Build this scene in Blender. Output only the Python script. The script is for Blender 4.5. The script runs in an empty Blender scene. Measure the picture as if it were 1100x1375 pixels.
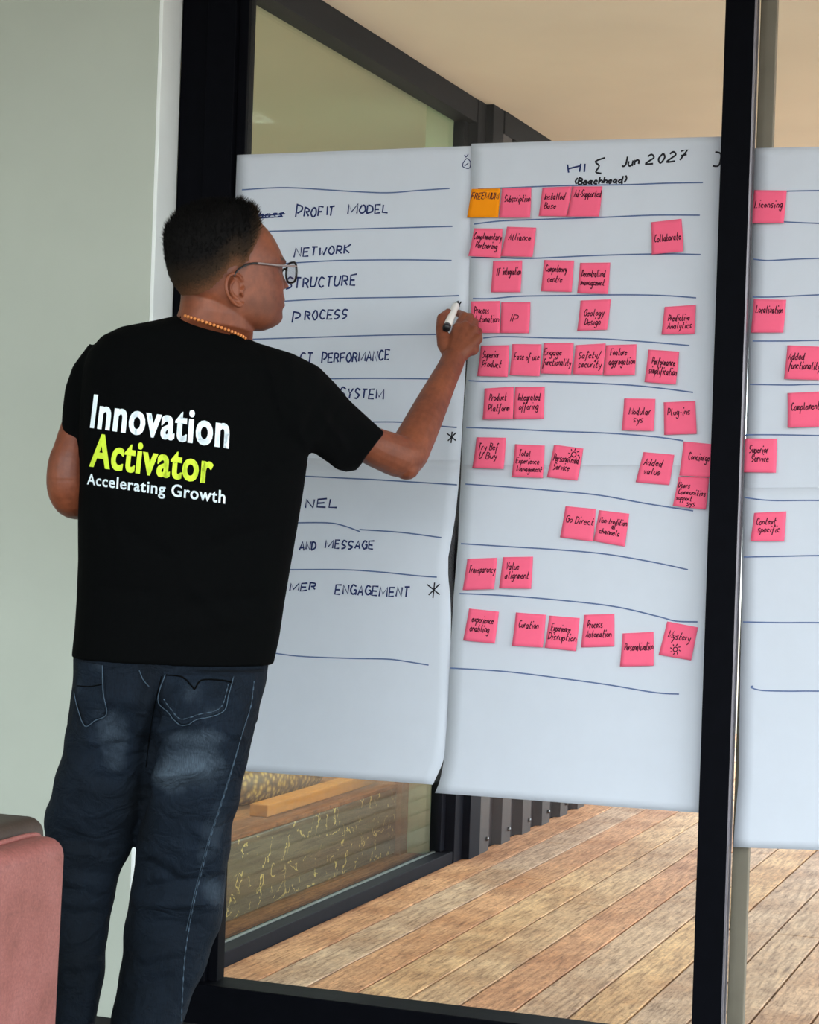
import bpy, bmesh, math, random
import numpy as np
from mathutils import Vector, Matrix
from mathutils.bvhtree import BVHTree
random.seed(7)
np.random.seed(7)
SC = bpy.context.scene
COL = SC.collection

# ------------------------------------------------------------------ camera
FPX = 2740.0                       # focal length in pixels of the 1100x1375 frame
PSI = math.radians(20.33)          # yaw to the left of the glass normal
RHO = math.radians(1.92)           # hand-held roll
CAM = np.array([0.0, -4.58, 1.24])
cam_data = bpy.data.cameras.new('camera')
cam_data.sensor_fit = 'HORIZONTAL'
cam_data.sensor_width = 36.0
cam_data.lens = FPX / 1100.0 * 36.0
cam_data.clip_start = 0.05
cam = bpy.data.objects.new('camera', cam_data)
COL.objects.link(cam)
cam.matrix_world = (Matrix.Translation(Vector(CAM)) @ Matrix.Rotation(PSI, 4, 'Z')
                    @ Matrix.Rotation(math.pi / 2, 4, 'X') @ Matrix.Rotation(RHO, 4, 'Z'))
SC.camera = cam

# ------------------------------------------------------------------ world, fill lights, exposure
world = bpy.data.worlds.new('overcast_sky')
SC.world = world
world.use_nodes = True
wn = world.node_tree
wn.nodes.clear()
w_out = wn.nodes.new('ShaderNodeOutputWorld')
w_bg = wn.nodes.new('ShaderNodeBackground')
w_tc = wn.nodes.new('ShaderNodeTexCoord')
w_sep = wn.nodes.new('ShaderNodeSeparateXYZ')
w_ramp = wn.nodes.new('ShaderNodeValToRGB')
w_ramp.color_ramp.elements[0].position = 0.47
w_ramp.color_ramp.elements[0].color = (0.30, 0.28, 0.25, 1)
w_ramp.color_ramp.elements[1].position = 0.53
w_ramp.color_ramp.elements[1].color = (0.86, 0.95, 1.0, 1)
w_map = wn.nodes.new('ShaderNodeMath')
w_map.operation = 'MULTIPLY_ADD'
w_map.inputs[1].default_value = 0.5
w_map.inputs[2].default_value = 0.5
wn.links.new(w_tc.outputs['Generated'], w_sep.inputs[0])
wn.links.new(w_sep.outputs['Z'], w_map.inputs[0])
wn.links.new(w_map.outputs[0], w_ramp.inputs[0])
wn.links.new(w_ramp.outputs[0], w_bg.inputs[0])
wn.links.new(w_bg.outputs[0], w_out.inputs[0])
w_bg.inputs[1].default_value = 5.3

def area_light(name, loc, rot, sx, sy, power, color):
    l = bpy.data.lights.new(name, 'AREA')
    l.shape = 'RECTANGLE'
    l.size, l.size_y, l.energy, l.color = sx, sy, power, color
    o = bpy.data.objects.new(name, l)
    COL.objects.link(o)
    o.location = loc
    o.rotation_euler = rot
    return o
# unseen fill light added for the meeting room, well behind the photographer's view
area_light('room_fill', (-0.6, -6.0, 2.74), (0, 0, 0), 2.4, 1.6, 220, (0.95, 0.98, 1.0))
area_light('inner_room_fill', (-3.7, 1.7, 2.66), (0, 0, 0), 1.2, 1.2, 54, (0.90, 1.0, 0.94))  # unseen fill light added to brighten the room behind the return window

SC.view_settings.view_transform = 'Standard'
SC.view_settings.look = 'None'
SC.view_settings.gamma = 1.0
SC.view_settings.use_curve_mapping = False
SC.view_settings.exposure = 0.3
try:
    SC.cycles.use_denoising = True
    SC.cycles.max_bounces = 10
    SC.cycles.transparent_max_bounces = 16
except Exception:
    pass

# ------------------------------------------------------------------ pixel <-> place helpers
_f = np.array([-math.sin(PSI), math.cos(PSI), 0.0])
_r0 = np.array([math.cos(PSI), math.sin(PSI), 0.0])
_u0 = np.array([0.0, 0.0, 1.0])
IR = _r0 * math.cos(RHO) + _u0 * math.sin(RHO)
IU = -_r0 * math.sin(RHO) + _u0 * math.cos(RHO)
IF = _f
def ray(x, y): return _f + IR * (x - 550.0) / FPX - IU * (y - 687.5) / FPX
def at(x, y, d): return CAM + ray(x, y) * d
def ony(x, y, Y=0.0):
    q = ray(x, y); return CAM + q * ((Y - CAM[1]) / q[1])
def onx(x, y, X):
    q = ray(x, y); return CAM + q * ((X - CAM[0]) / q[0])
def onz(x, y, Z):
    q = ray(x, y); return CAM + q * ((Z - CAM[2]) / q[2])

# ------------------------------------------------------------------ materials
def lin(c):
    return tuple(((v / 255.0) / 12.92 if v / 255.0 <= 0.04045 else ((v / 255.0 + 0.055) / 1.055) ** 2.4) for v in c) + (1.0,)
class NT:
    def __init__(self, name):
        self.m = bpy.data.materials.new(name)
        self.m.use_nodes = True
        self.t = self.m.node_tree
        self.t.nodes.clear()
        self.out = self.n('ShaderNodeOutputMaterial')
    def n(self, kind, **kw):
        x = self.t.nodes.new(kind)
        for k, v in kw.items(): setattr(x, k, v)
        return x
    def l(self, a, b): self.t.links.new(a, b)
    def bsdf(self, rough=0.6, spec=0.4, color=None):
        b = self.n('ShaderNodeBsdfPrincipled')
        b.inputs['Roughness'].default_value = rough
        b.inputs['Specular IOR Level'].default_value = spec
        if color is not None: b.inputs['Base Color'].default_value = color
        self.l(b.outputs[0], self.out.inputs[0])
        self.b = b
        return b
    def noise(self, scale, detail=4, rough=0.6, vec=None, obj=True):
        x = self.n('ShaderNodeTexNoise')
        x.inputs['Scale'].default_value = scale
        x.inputs['Detail'].default_value = detail
        x.inputs['Roughness'].default_value = rough
        if vec is None:
            tc = self.n('ShaderNodeTexCoord'); vec = tc.outputs['Object']
        self.l(vec, x.inputs['Vector'])
        return x.outputs['Fac']
    def ramp(self, fac, stops):
        r = self.n('ShaderNodeValToRGB')
        e = r.color_ramp.elements
        e[0].position, e[0].color = stops[0]
        e[1].position, e[1].color = stops[-1]
        for p, c in stops[1:-1]:
            k = e.new(p); k.color = c
        self.l(fac, r.inputs[0])
        return r.outputs[0]
    def mix(self, fac, a, b, mode='MIX'):
        x = self.n('ShaderNodeMix', data_type='RGBA', blend_type=mode)
        for i, v in ((0, fac), (6, a), (7, b)):
            if isinstance(v, (float, int)): x.inputs[i].default_value = v
            elif isinstance(v, tuple): x.inputs[i].default_value = v
            else: self.l(v, x.inputs[i])
        return x.outputs[2]
    def math(self, op, a, b=0.0, c=0.0):
        x = self.n('ShaderNodeMath', operation=op)
        for i, v in ((0, a), (1, b), (2, c)):
            if isinstance(v, (float, int)): x.inputs[i].default_value = v
            else: self.l(v, x.inputs[i])
        return x.outputs[0]
    def bump(self, h, strength=0.2, dist=0.002):
        x = self.n('ShaderNodeBump')
        x.inputs['Strength'].default_value = strength
        x.inputs['Distance'].default_value = dist
        self.l(h, x.inputs['Height'])
        self.l(x.outputs[0], self.b.inputs['Normal'])

def simple(name, rgb, rough=0.6, spec=0.4, var=0.08, scale=12, bump=0.0, bscale=200, metal=0.0):
    k = NT(name)
    b = k.bsdf(rough, spec)
    c = lin(rgb)
    d = tuple(max(0, v * (1 - var)) for v in c[:3]) + (1,)
    e = tuple(min(1, v * (1 + var)) for v in c[:3]) + (1,)
    k.l(k.ramp(k.noise(scale), [(0.3, d), (0.7, e)]), b.inputs['Base Color'])
    b.inputs['Metallic'].default_value = metal
    if bump: k.bump(k.noise(bscale, 3), bump, 0.001)
    return k.m

M = {}
M['wall'] = simple('wall_paint', (182, 189, 178), 0.85, 0.2, 0.03, 3, 0.08, 350)
M['olive_wall'] = simple('olive_plaster', (214, 215, 194), 0.9, 0.2, 0.05, 2, 0.1, 200)
M['green_wall'] = simple('pale_green_plaster', (214, 232, 208), 0.9, 0.2, 0.04, 2)
M['ceiling'] = simple('ceiling_paint', (225, 222, 214), 0.9, 0.2, 0.02, 2)
M['soffit'] = simple('cream_soffit', (232, 228, 216), 0.85, 0.2, 0.05, 1.5, 0.05, 250)
M['black_alu'] = simple('black_powder_coat', (7, 8, 13), 0.6, 0.03, 0.15, 30, 0.05, 600)
M['grey_alu'] = simple('grey_powder_coat', (24, 24, 31), 0.6, 0.05, 0.1, 20)
M['bright_alu'] = simple('aluminium_gasket', (120, 116, 122), 0.35, 0.5, 0.1, 40, metal=0.4)
M['grey_post'] = simple('weathered_grey_post', (120, 111, 99), 0.8, 0.3, 0.1, 14, 0.1, 150)
M['clad'] = simple('dark_cladding', (46, 40, 43), 0.5, 0.4, 0.12, 25)
M['screw'] = simple('zinc_screw', (110, 110, 112), 0.35, 0.5, 0.1, 60, metal=0.8)
M['carpet'] = simple('charcoal_floor', (40, 40, 42), 0.95, 0.1, 0.2, 160, 0.4, 400)
M['bead'] = simple('amber_bead', (206, 128, 66), 0.35, 0.5, 0.2, 50)
M['ink_blue'] = simple('blue_marker_ink', (82, 102, 142), 0.7, 0.2, 0.15, 60)
M['ink_navy'] = simple('navy_marker_ink', (30, 44, 92), 0.7, 0.2, 0.15, 60)
M['ink_black'] = simple('black_marker_ink', (24, 24, 32), 0.7, 0.2, 0.15, 60)
M['ink_note'] = simple('pen_ink_on_note', (72, 12, 34), 0.7, 0.2, 0.15, 60)
M['black_plastic'] = simple('black_plastic', (18, 18, 20), 0.4, 0.4, 0.1, 40)
M['lit_reveal'] = simple('daylit_reveal', (236, 242, 240), 0.5, 0.3, 0.02, 8)
M['white_plastic'] = simple('white_plastic', (236, 234, 228), 0.4, 0.4, 0.03, 40)
M['print_white'] = simple('white_print', (226, 240, 246), 0.8, 0.2, 0.06, 90)
M['print_lime'] = simple('lime_print', (196, 222, 60), 0.8, 0.2, 0.08, 90)
M['stitch'] = simple('pale_stitch', (130, 150, 164), 0.85, 0.2, 0.25, 220)
M['stitch_dim'] = simple('grey_blue_stitch', (62, 78, 92), 0.85, 0.2, 0.25, 220)
M['gold_wood'] = simple('golden_pine', (206, 120, 22), 0.55, 0.4, 0.15, 25)
M['red_wood'] = simple('red_brown_wood', (132, 74, 48), 0.6, 0.4, 0.2, 18)
M['shoe'] = simple('black_leather', (28, 26, 26), 0.45, 0.4, 0.1, 30)
M['temple_clear'] = simple('smoky_acetate', (132, 118, 116), 0.25, 0.5, 0.06, 40)

def paper(name, rgb, trans=0.3, var=0.03):
    k = NT(name)
    c = lin(rgb)
    n = k.noise(14, 5, 0.6)
    col = k.ramp(n, [(0.3, tuple(v * (1 - var) for v in c[:3]) + (1,)), (0.7, c)])
    d = k.n('ShaderNodeBsdfDiffuse'); t = k.n('ShaderNodeBsdfTranslucent')
    mx = k.n('ShaderNodeMixShader'); mx.inputs[0].default_value = trans
    k.l(col, d.inputs[0]); k.l(col, t.inputs[0])
    k.l(d.outputs[0], mx.inputs[1]); k.l(t.outputs[0], mx.inputs[2]); k.l(mx.outputs[0], k.out.inputs[0])
    return k.m
M['paper'] = paper('flip_chart_paper', (210, 216, 225), 0.22)
M['pink'] = paper('pink_note_paper', (255, 114, 147), 0.2, 0.06)
M['orange'] = paper('orange_note_paper', (255, 158, 30), 0.2, 0.06)

def glass(name, tint, gloss=0.06):
    k = NT(name)
    tr = k.n('ShaderNodeBsdfTransparent'); tr.inputs[0].default_value = tint
    gl = k.n('ShaderNodeBsdfGlossy'); gl.inputs['Roughness'].default_value = 0.02
    fr = k.n('ShaderNodeFresnel'); ge = k.n('ShaderNodeNewGeometry')
    # same air-to-glass index on both faces of the pane, so that the far face does not mirror
    k.l(k.math('ADD', 1.45, k.math('MULTIPLY', ge.outputs['Backfacing'], 1 / 1.45 - 1.45)), fr.inputs[0])
    mx = k.n('ShaderNodeMixShader')
    k.l(fr.outputs[0], mx.inputs[0]); k.l(tr.outputs[0], mx.inputs[1]); k.l(gl.outputs[0], mx.inputs[2])
    k.l(mx.outputs[0], k.out.inputs[0])
    return k.m
M['glass'] = glass('clear_glass', (0.97, 0.985, 0.975, 1))
M['glass_green'] = glass('return_glass', (0.90, 0.95, 0.90, 1))
M['lens'] = glass('spectacle_lens', (0.96, 0.97, 0.98, 1))

def deck_mat(name, width, x0, reds, grain=1.0):
    k = NT(name)
    b = k.bsdf(0.75, 0.25)
    tc = k.n('ShaderNodeTexCoord'); sep = k.n('ShaderNodeSeparateXYZ')
    k.l(tc.outputs['Object'], sep.inputs[0])
    idx = k.math('FLOOR', k.math('DIVIDE', k.math('SUBTRACT', sep.outputs['X'], x0), width))
    wn_ = k.n('ShaderNodeTexWhiteNoise', noise_dimensions='1D')
    k.l(idx, wn_.inputs['W'])
    base = k.ramp(wn_.outputs['Value'], reds)
    mp = k.n('ShaderNodeMapping'); mp.inputs['Scale'].default_value = (85, 7, 20)
    off = k.n('ShaderNodeCombineXYZ'); k.l(k.math('MULTIPLY', wn_.outputs['Value'], 37.0), off.inputs[1])
    k.l(off.outputs[0], mp.inputs['Location']); k.l(tc.outputs['Object'], mp.inputs[0])
    g1 = k.noise(1.0, 6, 0.65, mp.outputs[0])
    c1 = k.mix(1.0, base, k.ramp(g1, [(0.30, (0.42, 0.36, 0.33, 1)), (0.52, (1, 1, 1, 1)), (0.75, (1.4, 1.36, 1.25, 1))]), 'MULTIPLY')
    mp2 = k.n('ShaderNodeMapping'); mp2.inputs['Scale'].default_value = (95, 45, 20)
    k.l(tc.outputs['Object'], mp2.inputs[0])
    g2 = k.noise(1.0, 5, 0.8, mp2.outputs[0])
    c2 = k.mix(1.0, c1, k.ramp(g2, [(0.30, (0.38, 0.30, 0.25, 1)), (0.46, (0.95, 0.95, 0.95, 1)), (0.72, (1.28, 1.25, 1.18, 1))]), 'MULTIPLY')
    g3 = k.noise(3.2, 4, 0.6)
    c3 = k.mix(1.0, c2, k.ramp(g3, [(0.32, (0.72, 0.60, 0.52, 1)), (0.6, (1.05, 1.05, 1.05, 1))]), 'MULTIPLY')
    k.l(c3, b.inputs['Base Color'])
    k.bump(g1, 0.25, 0.002)
    return k.m
M['deck'] = deck_mat('hardwood_deck', 0.1345, -2.101, [(0.0, lin((194, 144, 110))), (0.35, lin((200, 154, 116))), (0.6, lin((188, 160, 138))), (1.0, lin((208, 168, 124)))])
M['inner_floor'] = deck_mat('inner_timber_floor', 0.12, -5.0, [(0.0, lin((150, 88, 52))), (0.5, lin((170, 106, 62))), (1.0, lin((136, 78, 48)))])

def shirt_mat():
    k = NT('black_cotton'); b = k.bsdf(0.95, 0.06)
    n = k.noise(420, 3, 0.7)
    k.l(k.ramp(n, [(0.3, lin((1, 2, 2))), (0.7, lin((6, 7, 8)))]), b.inputs['Base Color'])
    b.inputs['Sheen Weight'].default_value = 0.0
    k.bump(n, 0.25, 0.0008)
    return k.m
M['shirt'] = shirt_mat()
def denim_mat():
    k = NT('dark_wash_denim'); b = k.bsdf(0.88, 0.15)
    tc = k.n('ShaderNodeTexCoord')
    mp = k.n('ShaderNodeMapping'); mp.inputs['Scale'].default_value = (420, 420, 55)
    k.l(tc.outputs['Object'], mp.inputs[0])
    w = k.noise(1.0, 3, 0.7, mp.outputs[0])
    mp2 = k.n('ShaderNodeMapping'); mp2.inputs['Scale'].default_value = (9, 9, 4)
    k.l(tc.outputs['Object'], mp2.inputs[0])
    blotch = k.noise(1.0, 4, 0.62, mp2.outputs[0])
    at_ = k.n('ShaderNodeAttribute', attribute_name='wash_tone')
    fac = k.math('ADD', k.math('MULTIPLY', blotch, 0.45), k.math('MULTIPLY', at_.outputs['Fac'], 0.62))
    base = k.ramp(fac, [(0.12, lin((5, 10, 15))), (0.45, lin((16, 26, 37))), (0.95, lin((86, 100, 112)))])
    c = k.mix(1.0, base, k.ramp(w, [(0.28, (0.55, 0.58, 0.62, 1)), (0.7, (1.3, 1.3, 1.3, 1))]), 'MULTIPLY')
    k.l(c, b.inputs['Base Color'])
    mp3 = k.n('ShaderNodeMapping'); mp3.inputs['Scale'].default_value = (16, 16, 24); mp3.inputs['Rotation'].default_value = (0.3, 0.5, 0)
    k.l(tc.outputs['Object'], mp3.inputs[0])
    cr = k.n('ShaderNodeTexNoise'); cr.inputs['Scale'].default_value = 1.0; cr.inputs['Detail'].default_value = 3; cr.inputs['Distortion'].default_value = 1.2
    k.l(mp3.outputs[0], cr.inputs['Vector'])
    k.bump(k.math('ADD', k.math('MULTIPLY', w, 0.10), cr.outputs['Fac']), 0.7, 0.018)
    return k.m
M['denim'] = denim_mat()
def skin_mat():
    k = NT('brown_skin'); b = k.bsdf(0.5, 0.4)
    n = k.noise(60, 5, 0.6); n2 = k.noise(11, 3, 0.5)
    c = k.ramp(n2, [(0.3, lin((104, 53, 34))), (0.7, lin((134, 73, 45)))])
    c = k.mix(0.35, c, k.ramp(n, [(0.3, lin((74, 38, 28))), (0.7, lin((142, 82, 57)))]))
    st = k.n('ShaderNodeAttribute', attribute_name='stubble')
    c = k.mix(st.outputs['Fac'], c, lin((30, 24, 20)))
    k.l(c, b.inputs['Base Color'])
    b.inputs['Subsurface Weight'].default_value = 0.08
    b.inputs['Subsurface Radius'].default_value = (0.008, 0.004, 0.002)
    k.bump(n, 0.12, 0.001)
    return k.m
M['skin'] = skin_mat()
def hair_mat():
    k = NT('black_hair'); b = k.bsdf(0.8, 0.1)
    a = k.n('ShaderNodeAttribute', attribute_name='hair_density')
    n = k.noise(260, 3, 0.7)
    d = k.math('ADD', a.outputs['Fac'], k.math('MULTIPLY', k.math('SUBTRACT', n, 0.5), 0.5))
    k.l(k.ramp(d, [(0.05, lin((96, 64, 44))), (0.4, lin((46, 35, 25))), (0.85, lin((10, 9, 9)))]), b.inputs['Base Color'])
    k.bump(n, 0.5, 0.002)
    return k.m
M['hair'] = hair_mat()
def leather(name, a, c, e):
    k = NT(name); b = k.bsdf(0.55, 0.35)
    n = k.noise(9, 6, 0.65); g = k.noise(170, 4, 0.7)
    col = k.ramp(n, [(0.25, lin(a)), (0.5, lin(c)), (0.78, lin(e))])
    col = k.mix(1.0, col, k.ramp(g, [(0.3, (0.72, 0.72, 0.72, 1)), (0.7, (1.15, 1.15, 1.15, 1))]), 'MULTIPLY')
    k.l(col, b.inputs['Base Color']); k.bump(g, 0.25, 0.001)
    return k.m
M['pink_leather'] = leather('dusty_pink_leather', (114, 66, 58), (140, 84, 78), (156, 100, 95))
M['darker_brown'] = leather('darker_leather', (48, 39, 33), (64, 53, 46), (80, 68, 57))  # darker, browner tone for the chair's top and inner side
def crackle_mat():
    k = NT('gold_crackled_panel'); b = k.bsdf(0.4, 0.5)
    tc = k.n('ShaderNodeTexCoord')
    mp = k.n('ShaderNodeMapping'); mp.inputs['Scale'].default_value = (1, 1.0, 26)
    k.l(tc.outputs['Object'], mp.inputs[0])
    board_reflect = k.noise(2.2, 2, 0.5, mp.outputs[0])  # dark streaks: deck boards reflected in the glass, put into the panel colour
    base = k.ramp(board_reflect, [(0.36, lin((20, 14, 10))), (0.44, lin((66, 54, 40))), (0.57, lin((76, 64, 47))), (0.64, lin((30, 23, 17)))])
    v = k.n('ShaderNodeTexVoronoi', feature='DISTANCE_TO_EDGE'); v.inputs['Scale'].default_value = 11
    wob = k.n('ShaderNodeTexNoise'); wob.inputs['Scale'].default_value = 9; wob.inputs['Detail'].default_value = 4
    k.l(tc.outputs['Object'], wob.inputs['Vector'])
    k.l(k.mix(0.22, tc.outputs['Object'], wob.outputs['Color']), v.inputs['Vector'])
    crack = k.math('LESS_THAN', v.outputs['Distance'], 0.022)
    msk = k.math('GREATER_THAN', k.noise(19, 4, 0.7), 0.53)
    k.l(k.mix(k.math('MULTIPLY', crack, msk), base, lin((222, 188, 112))), b.inputs['Base Color'])
    return k.m
M['crackle'] = crackle_mat()
def weave_mat():
    k = NT('golden_weave'); b = k.bsdf(0.45, 0.5)
    tc = k.n('ShaderNodeTexCoord')
    v = k.n('ShaderNodeTexVoronoi'); v.inputs['Scale'].default_value = 46
    k.l(tc.outputs['Object'], v.inputs['Vector'])
    k.l(k.ramp(v.outputs['Distance'], [(0.15, lin((214, 168, 84))), (0.5, lin((120, 80, 34))), (0.8, lin((50, 30, 14)))]), b.inputs['Base Color'])
    return k.m
M['weave'] = weave_mat()

# ------------------------------------------------------------------ mesh helpers
def mesh_data(name, verts, faces, smooth=False):
    me = bpy.data.meshes.new(name)
    me.from_pydata([tuple(map(float, v)) for v in verts], [], [tuple(int(i) for i in f) for f in faces])
    me.update()
    if smooth:
        me.polygons.foreach_set('use_smooth', [True] * len(me.polygons))
    return me
def link(name, me, mat, parent=None, origin=None):
    """link mesh (world coordinates) as one object with its origin at the base centre"""
    n = len(me.vertices)
    co = np.empty(n * 3); me.vertices.foreach_get('co', co); co = co.reshape(-1, 3)
    if origin is None:
        lo, hi = co.min(0), co.max(0)
        origin = np.array([(lo[0] + hi[0]) / 2, (lo[1] + hi[1]) / 2, lo[2]])
    origin = np.array(origin, float)
    me.vertices.foreach_set('co', (co - origin).ravel()); me.update()
    o = bpy.data.objects.new(name, me)
    COL.objects.link(o)
    if mat is not None and len(me.materials) == 0: me.materials.append(mat)
    if parent is None:
        o.location = origin
    else:
        o.parent = parent
        o.location = origin - wloc(parent)
    return o
def wloc(o):
    p = np.zeros(3)
    while o is not None:
        p += np.array(o.location); o = o.parent
    return p
def tag(o, label=None, cat=None, group=None, kind=None):
    if label: o['label'] = label
    if cat: o['category'] = cat
    if group: o['group'] = group
    if kind: o['kind'] = kind
    return o
def empty(name, loc):
    o = bpy.data.objects.new(name, None); COL.objects.link(o); o.location = loc; o.empty_display_size = 0.1
    return o
def box_vf(lo, hi):
    x0, y0, z0 = lo; x1, y1, z1 = hi
    v = [(x0, y0, z0), (x1, y0, z0), (x1, y1, z0), (x0, y1, z0), (x0, y0, z1), (x1, y0, z1), (x1, y1, z1), (x0, y1, z1)]
    return v, [(0, 3, 2, 1), (4, 5, 6, 7), (0, 1, 5, 4), (1, 2, 6, 5), (2, 3, 7, 6), (3, 0, 4, 7)]
def join_vf(parts):
    V, Fc = [], []
    for v, f in parts:
        b = len(V); V.extend([tuple(p) for p in v]); Fc.extend([tuple(i + b for i in q) for q in f])
    return V, Fc
def bevel_me(me, w, seg=2):
    bm = bmesh.new(); bm.from_mesh(me)
    bmesh.ops.bevel(bm, geom=bm.edges[:], offset=w, segments=seg, profile=0.5, affect='EDGES', clamp_overlap=True)
    bm.to_mesh(me); bm.free()
    return me
def box(name, lo, hi, mat, parent=None, bevel=0.002, smooth=False, seg=2):
    me = mesh_data(name, *box_vf(lo, hi))
    if bevel: bevel_me(me, bevel, seg)
    if smooth: me.polygons.foreach_set('use_smooth', [True] * len(me.polygons))
    return link(name, me, mat, parent)
def boxes(name, specs, mat, parent=None, bevel=0.0):
    me = mesh_data(name, *join_vf([box_vf(a, b) for a, b in specs]))
    if bevel: bevel_me(me, bevel)
    return link(name, me, mat, parent)
def loft_vf(rings, cap=True):
    n = len(rings[0]); V = [tuple(p) for r_ in rings for p in r_]; Fc = []
    for i in range(len(rings) - 1):
        for j in range(n):
            a, b = i * n + j, i * n + (j + 1) % n
            Fc.append((a, b, b + n, a + n))
    if cap:
        for k, rev in ((0, True), (len(rings) - 1, False)):
            c = len(V); V.append(tuple(np.mean(np.array(rings[k]), 0)))
            for j in range(n):
                a, b = k * n + j, k * n + (j + 1) % n
                Fc.append((b, a, c) if rev else (a, b, c))
    return V, Fc
def sphere_vf(c, rx, ry=None, rz=None, nu=14, nv=9, axes=None):
    ry = rx if ry is None else ry; rz = rx if rz is None else rz
    A = np.eye(3) if axes is None else np.array(axes)
    rings = []
    for i in range(1, nv):
        t = math.pi * i / nv
        rings.append([np.array(c) + A.T @ np.array([rx * math.sin(t) * math.cos(a), ry * math.sin(t) * math.sin(a), -rz * math.cos(t)])
                      for a in np.linspace(0, 2 * math.pi, nu, endpoint=False)])
    V, Fc = loft_vf(rings, cap=True)
    V[-2] = tuple(np.array(c) + A.T @ np.array([0, 0, -rz])); V[-1] = tuple(np.array(c) + A.T @ np.array([0, 0, rz]))
    return V, Fc
def frame_of(t):
    t = t / (np.linalg.norm(t) + 1e-12)
    a = np.array([0, 0, 1.0]) if abs(t[2]) < 0.9 else np.array([1.0, 0, 0])
    u = np.cross(a, t); u /= np.linalg.norm(u)
    return u, np.cross(t, u)
def tube_vf(pts, rad, n=10, cap=True):
    pts = [np.array(p, float) for p in pts]; m = len(pts)
    if not hasattr(rad, '__len__'): rad = [rad] * m
    rings = []; u = None
    for i in range(m):
        t = pts[min(i + 1, m - 1)] - pts[max(i - 1, 0)]; t /= (np.linalg.norm(t) + 1e-12)
        if u is None: u, v = frame_of(t)
        else:
            u = u - t * (u @ t); u /= np.linalg.norm(u); v = np.cross(t, u)
        rings.append([pts[i] + rad[i] * (math.cos(a) * u + math.sin(a) * v) for a in np.linspace(0, 2 * math.pi, n, endpoint=False)])
    return loft_vf(rings, cap)
def chain_parts(pts, rad, n=14):
    """round-cone chain as closed pieces for a voxel union"""
    out = []
    for p, r_ in zip(pts, rad): out.append(sphere_vf(p, r_, nu=n, nv=8))
    for i in range(len(pts) - 1): out.append(tube_vf([pts[i], pts[i + 1]], [rad[i], rad[i + 1]], n))
    return out
def catmull(pts, sub=4):
    P = [np.array(p, float) for p in pts]
    if len(P) < 3: return P
    out = []
    for i in range(len(P) - 1):
        p0, p1, p2, p3 = P[max(i - 1, 0)], P[i], P[i + 1], P[min(i + 2, len(P) - 1)]
        for s in range(sub):
            t = s / sub
            out.append(0.5 * ((2 * p1) + (-p0 + p2) * t + (2 * p0 - 5 * p1 + 4 * p2 - p3) * t * t + (-p0 + 3 * p1 - 3 * p2 + p3) * t ** 3))
    out.append(P[-1])
    return out
def union(parts, voxel, smooth_it=4, factor=0.5):
    V, Fc = join_vf(parts)
    me = mesh_data('tmp', V, Fc)
    o = bpy.data.objects.new('tmp', me); COL.objects.link(o)
    m1 = o.modifiers.new('r', 'REMESH'); m1.mode = 'VOXEL'; m1.voxel_size = voxel; m1.adaptivity = 0
    if smooth_it:
        m2 = o.modifiers.new('s', 'SMOOTH'); m2.factor = factor; m2.iterations = smooth_it
    dg = bpy.context.evaluated_depsgraph_get(); dg.update()
    out = bpy.data.meshes.new_from_object(o.evaluated_get(dg))
    bpy.data.objects.remove(o); bpy.data.meshes.remove(me)
    out.polygons.foreach_set('use_smooth', [True] * len(out.polygons))
    return out
def get_co(me):
    co = np.empty(len(me.vertices) * 3); me.vertices.foreach_get('co', co); return co.reshape(-1, 3)
def get_no(me):
    co = np.empty(len(me.vertices) * 3); me.vertices.foreach_get('normal', co); return co.reshape(-1, 3)
def set_co(me, co): me.vertices.foreach_set('co', np.asarray(co).ravel()); me.update()
def set_attr(me, name, vals):
    a = me.attributes.new(name, 'FLOAT', 'POINT'); a.data.foreach_set('value', np.asarray(vals, float))
def project(co):
    v = co - CAM; d = v @ IF
    return 550 + FPX * (v @ IR) / d, 687.5 - FPX * (v @ IU) / d
def bvh_of(me):
    return BVHTree.FromPolygons([tuple(v.co) for v in me.vertices], [tuple(p.vertices) for p in me.polygons])
# ================================================================== THE PLACE
# the meeting room
FZ = -0.03
GX0 = -2.345                        # reveal at the left end of the glazing
tag(box('floor', (-5.0, -7.0, FZ - 0.1), (2.6, -0.06, FZ), M['carpet'], bevel=0), kind='structure')
tag(box('ceiling', (-5.0, -7.0, 2.78), (2.6, 0.02, 2.9), M['ceiling'], bevel=0), kind='structure')
tag(box('wall_front', (-5.0, -0.11, FZ), (GX0 - 0.010, 0.03, 2.78), M['wall'], bevel=0.002), kind='structure')
tag(box('wall_reveal', (GX0 - 0.010, -0.1095, FZ), (GX0, -0.0055, 2.78), M['lit_reveal'], bevel=0.0015), kind='structure')  # left reveal; the daylight on it is put into its whiter colour
tag(box('wall_left', (-5.15, -7.0, FZ - 0.1), (-5.0, 0.03, 2.9), M['wall'], bevel=0), kind='structure')

# the glazed front: jamb, stile, mullion, rails and two panes
w1 = tag(empty('window_1', (-1.0, 0, FZ)), 'black framed glass front of the meeting room carrying the flip charts', 'window', kind='structure')
ZB = 0.067
box('jamb', (GX0, -0.005, FZ), (-2.262, 0.045, 2.78), M['black_alu'], w1, 0.003)
boxes('stile', [((-2.262, -0.030, FZ), (-2.184, 0.04, 2.78)), ((-2.184, -0.012, FZ), (-2.158, 0.03, 2.78))], M['black_alu'], w1, 0.002)
box('mullion', (-0.959, -0.066, FZ), (-0.893, -0.008, 2.78), M['black_alu'], w1, 0.0015)
boxes('gasket', [((-0.893, -0.0645, ZB), (-0.889, -0.052, 2.70)), ((-0.893, -0.030, ZB), (-0.8905, -0.022, 2.70))], M['bright_alu'], w1, 0.0)
box('bottom_rail', (-2.262, -0.06, FZ - 0.02), (2.6, 0.045, ZB), M['black_alu'], w1, 0.003)
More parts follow.
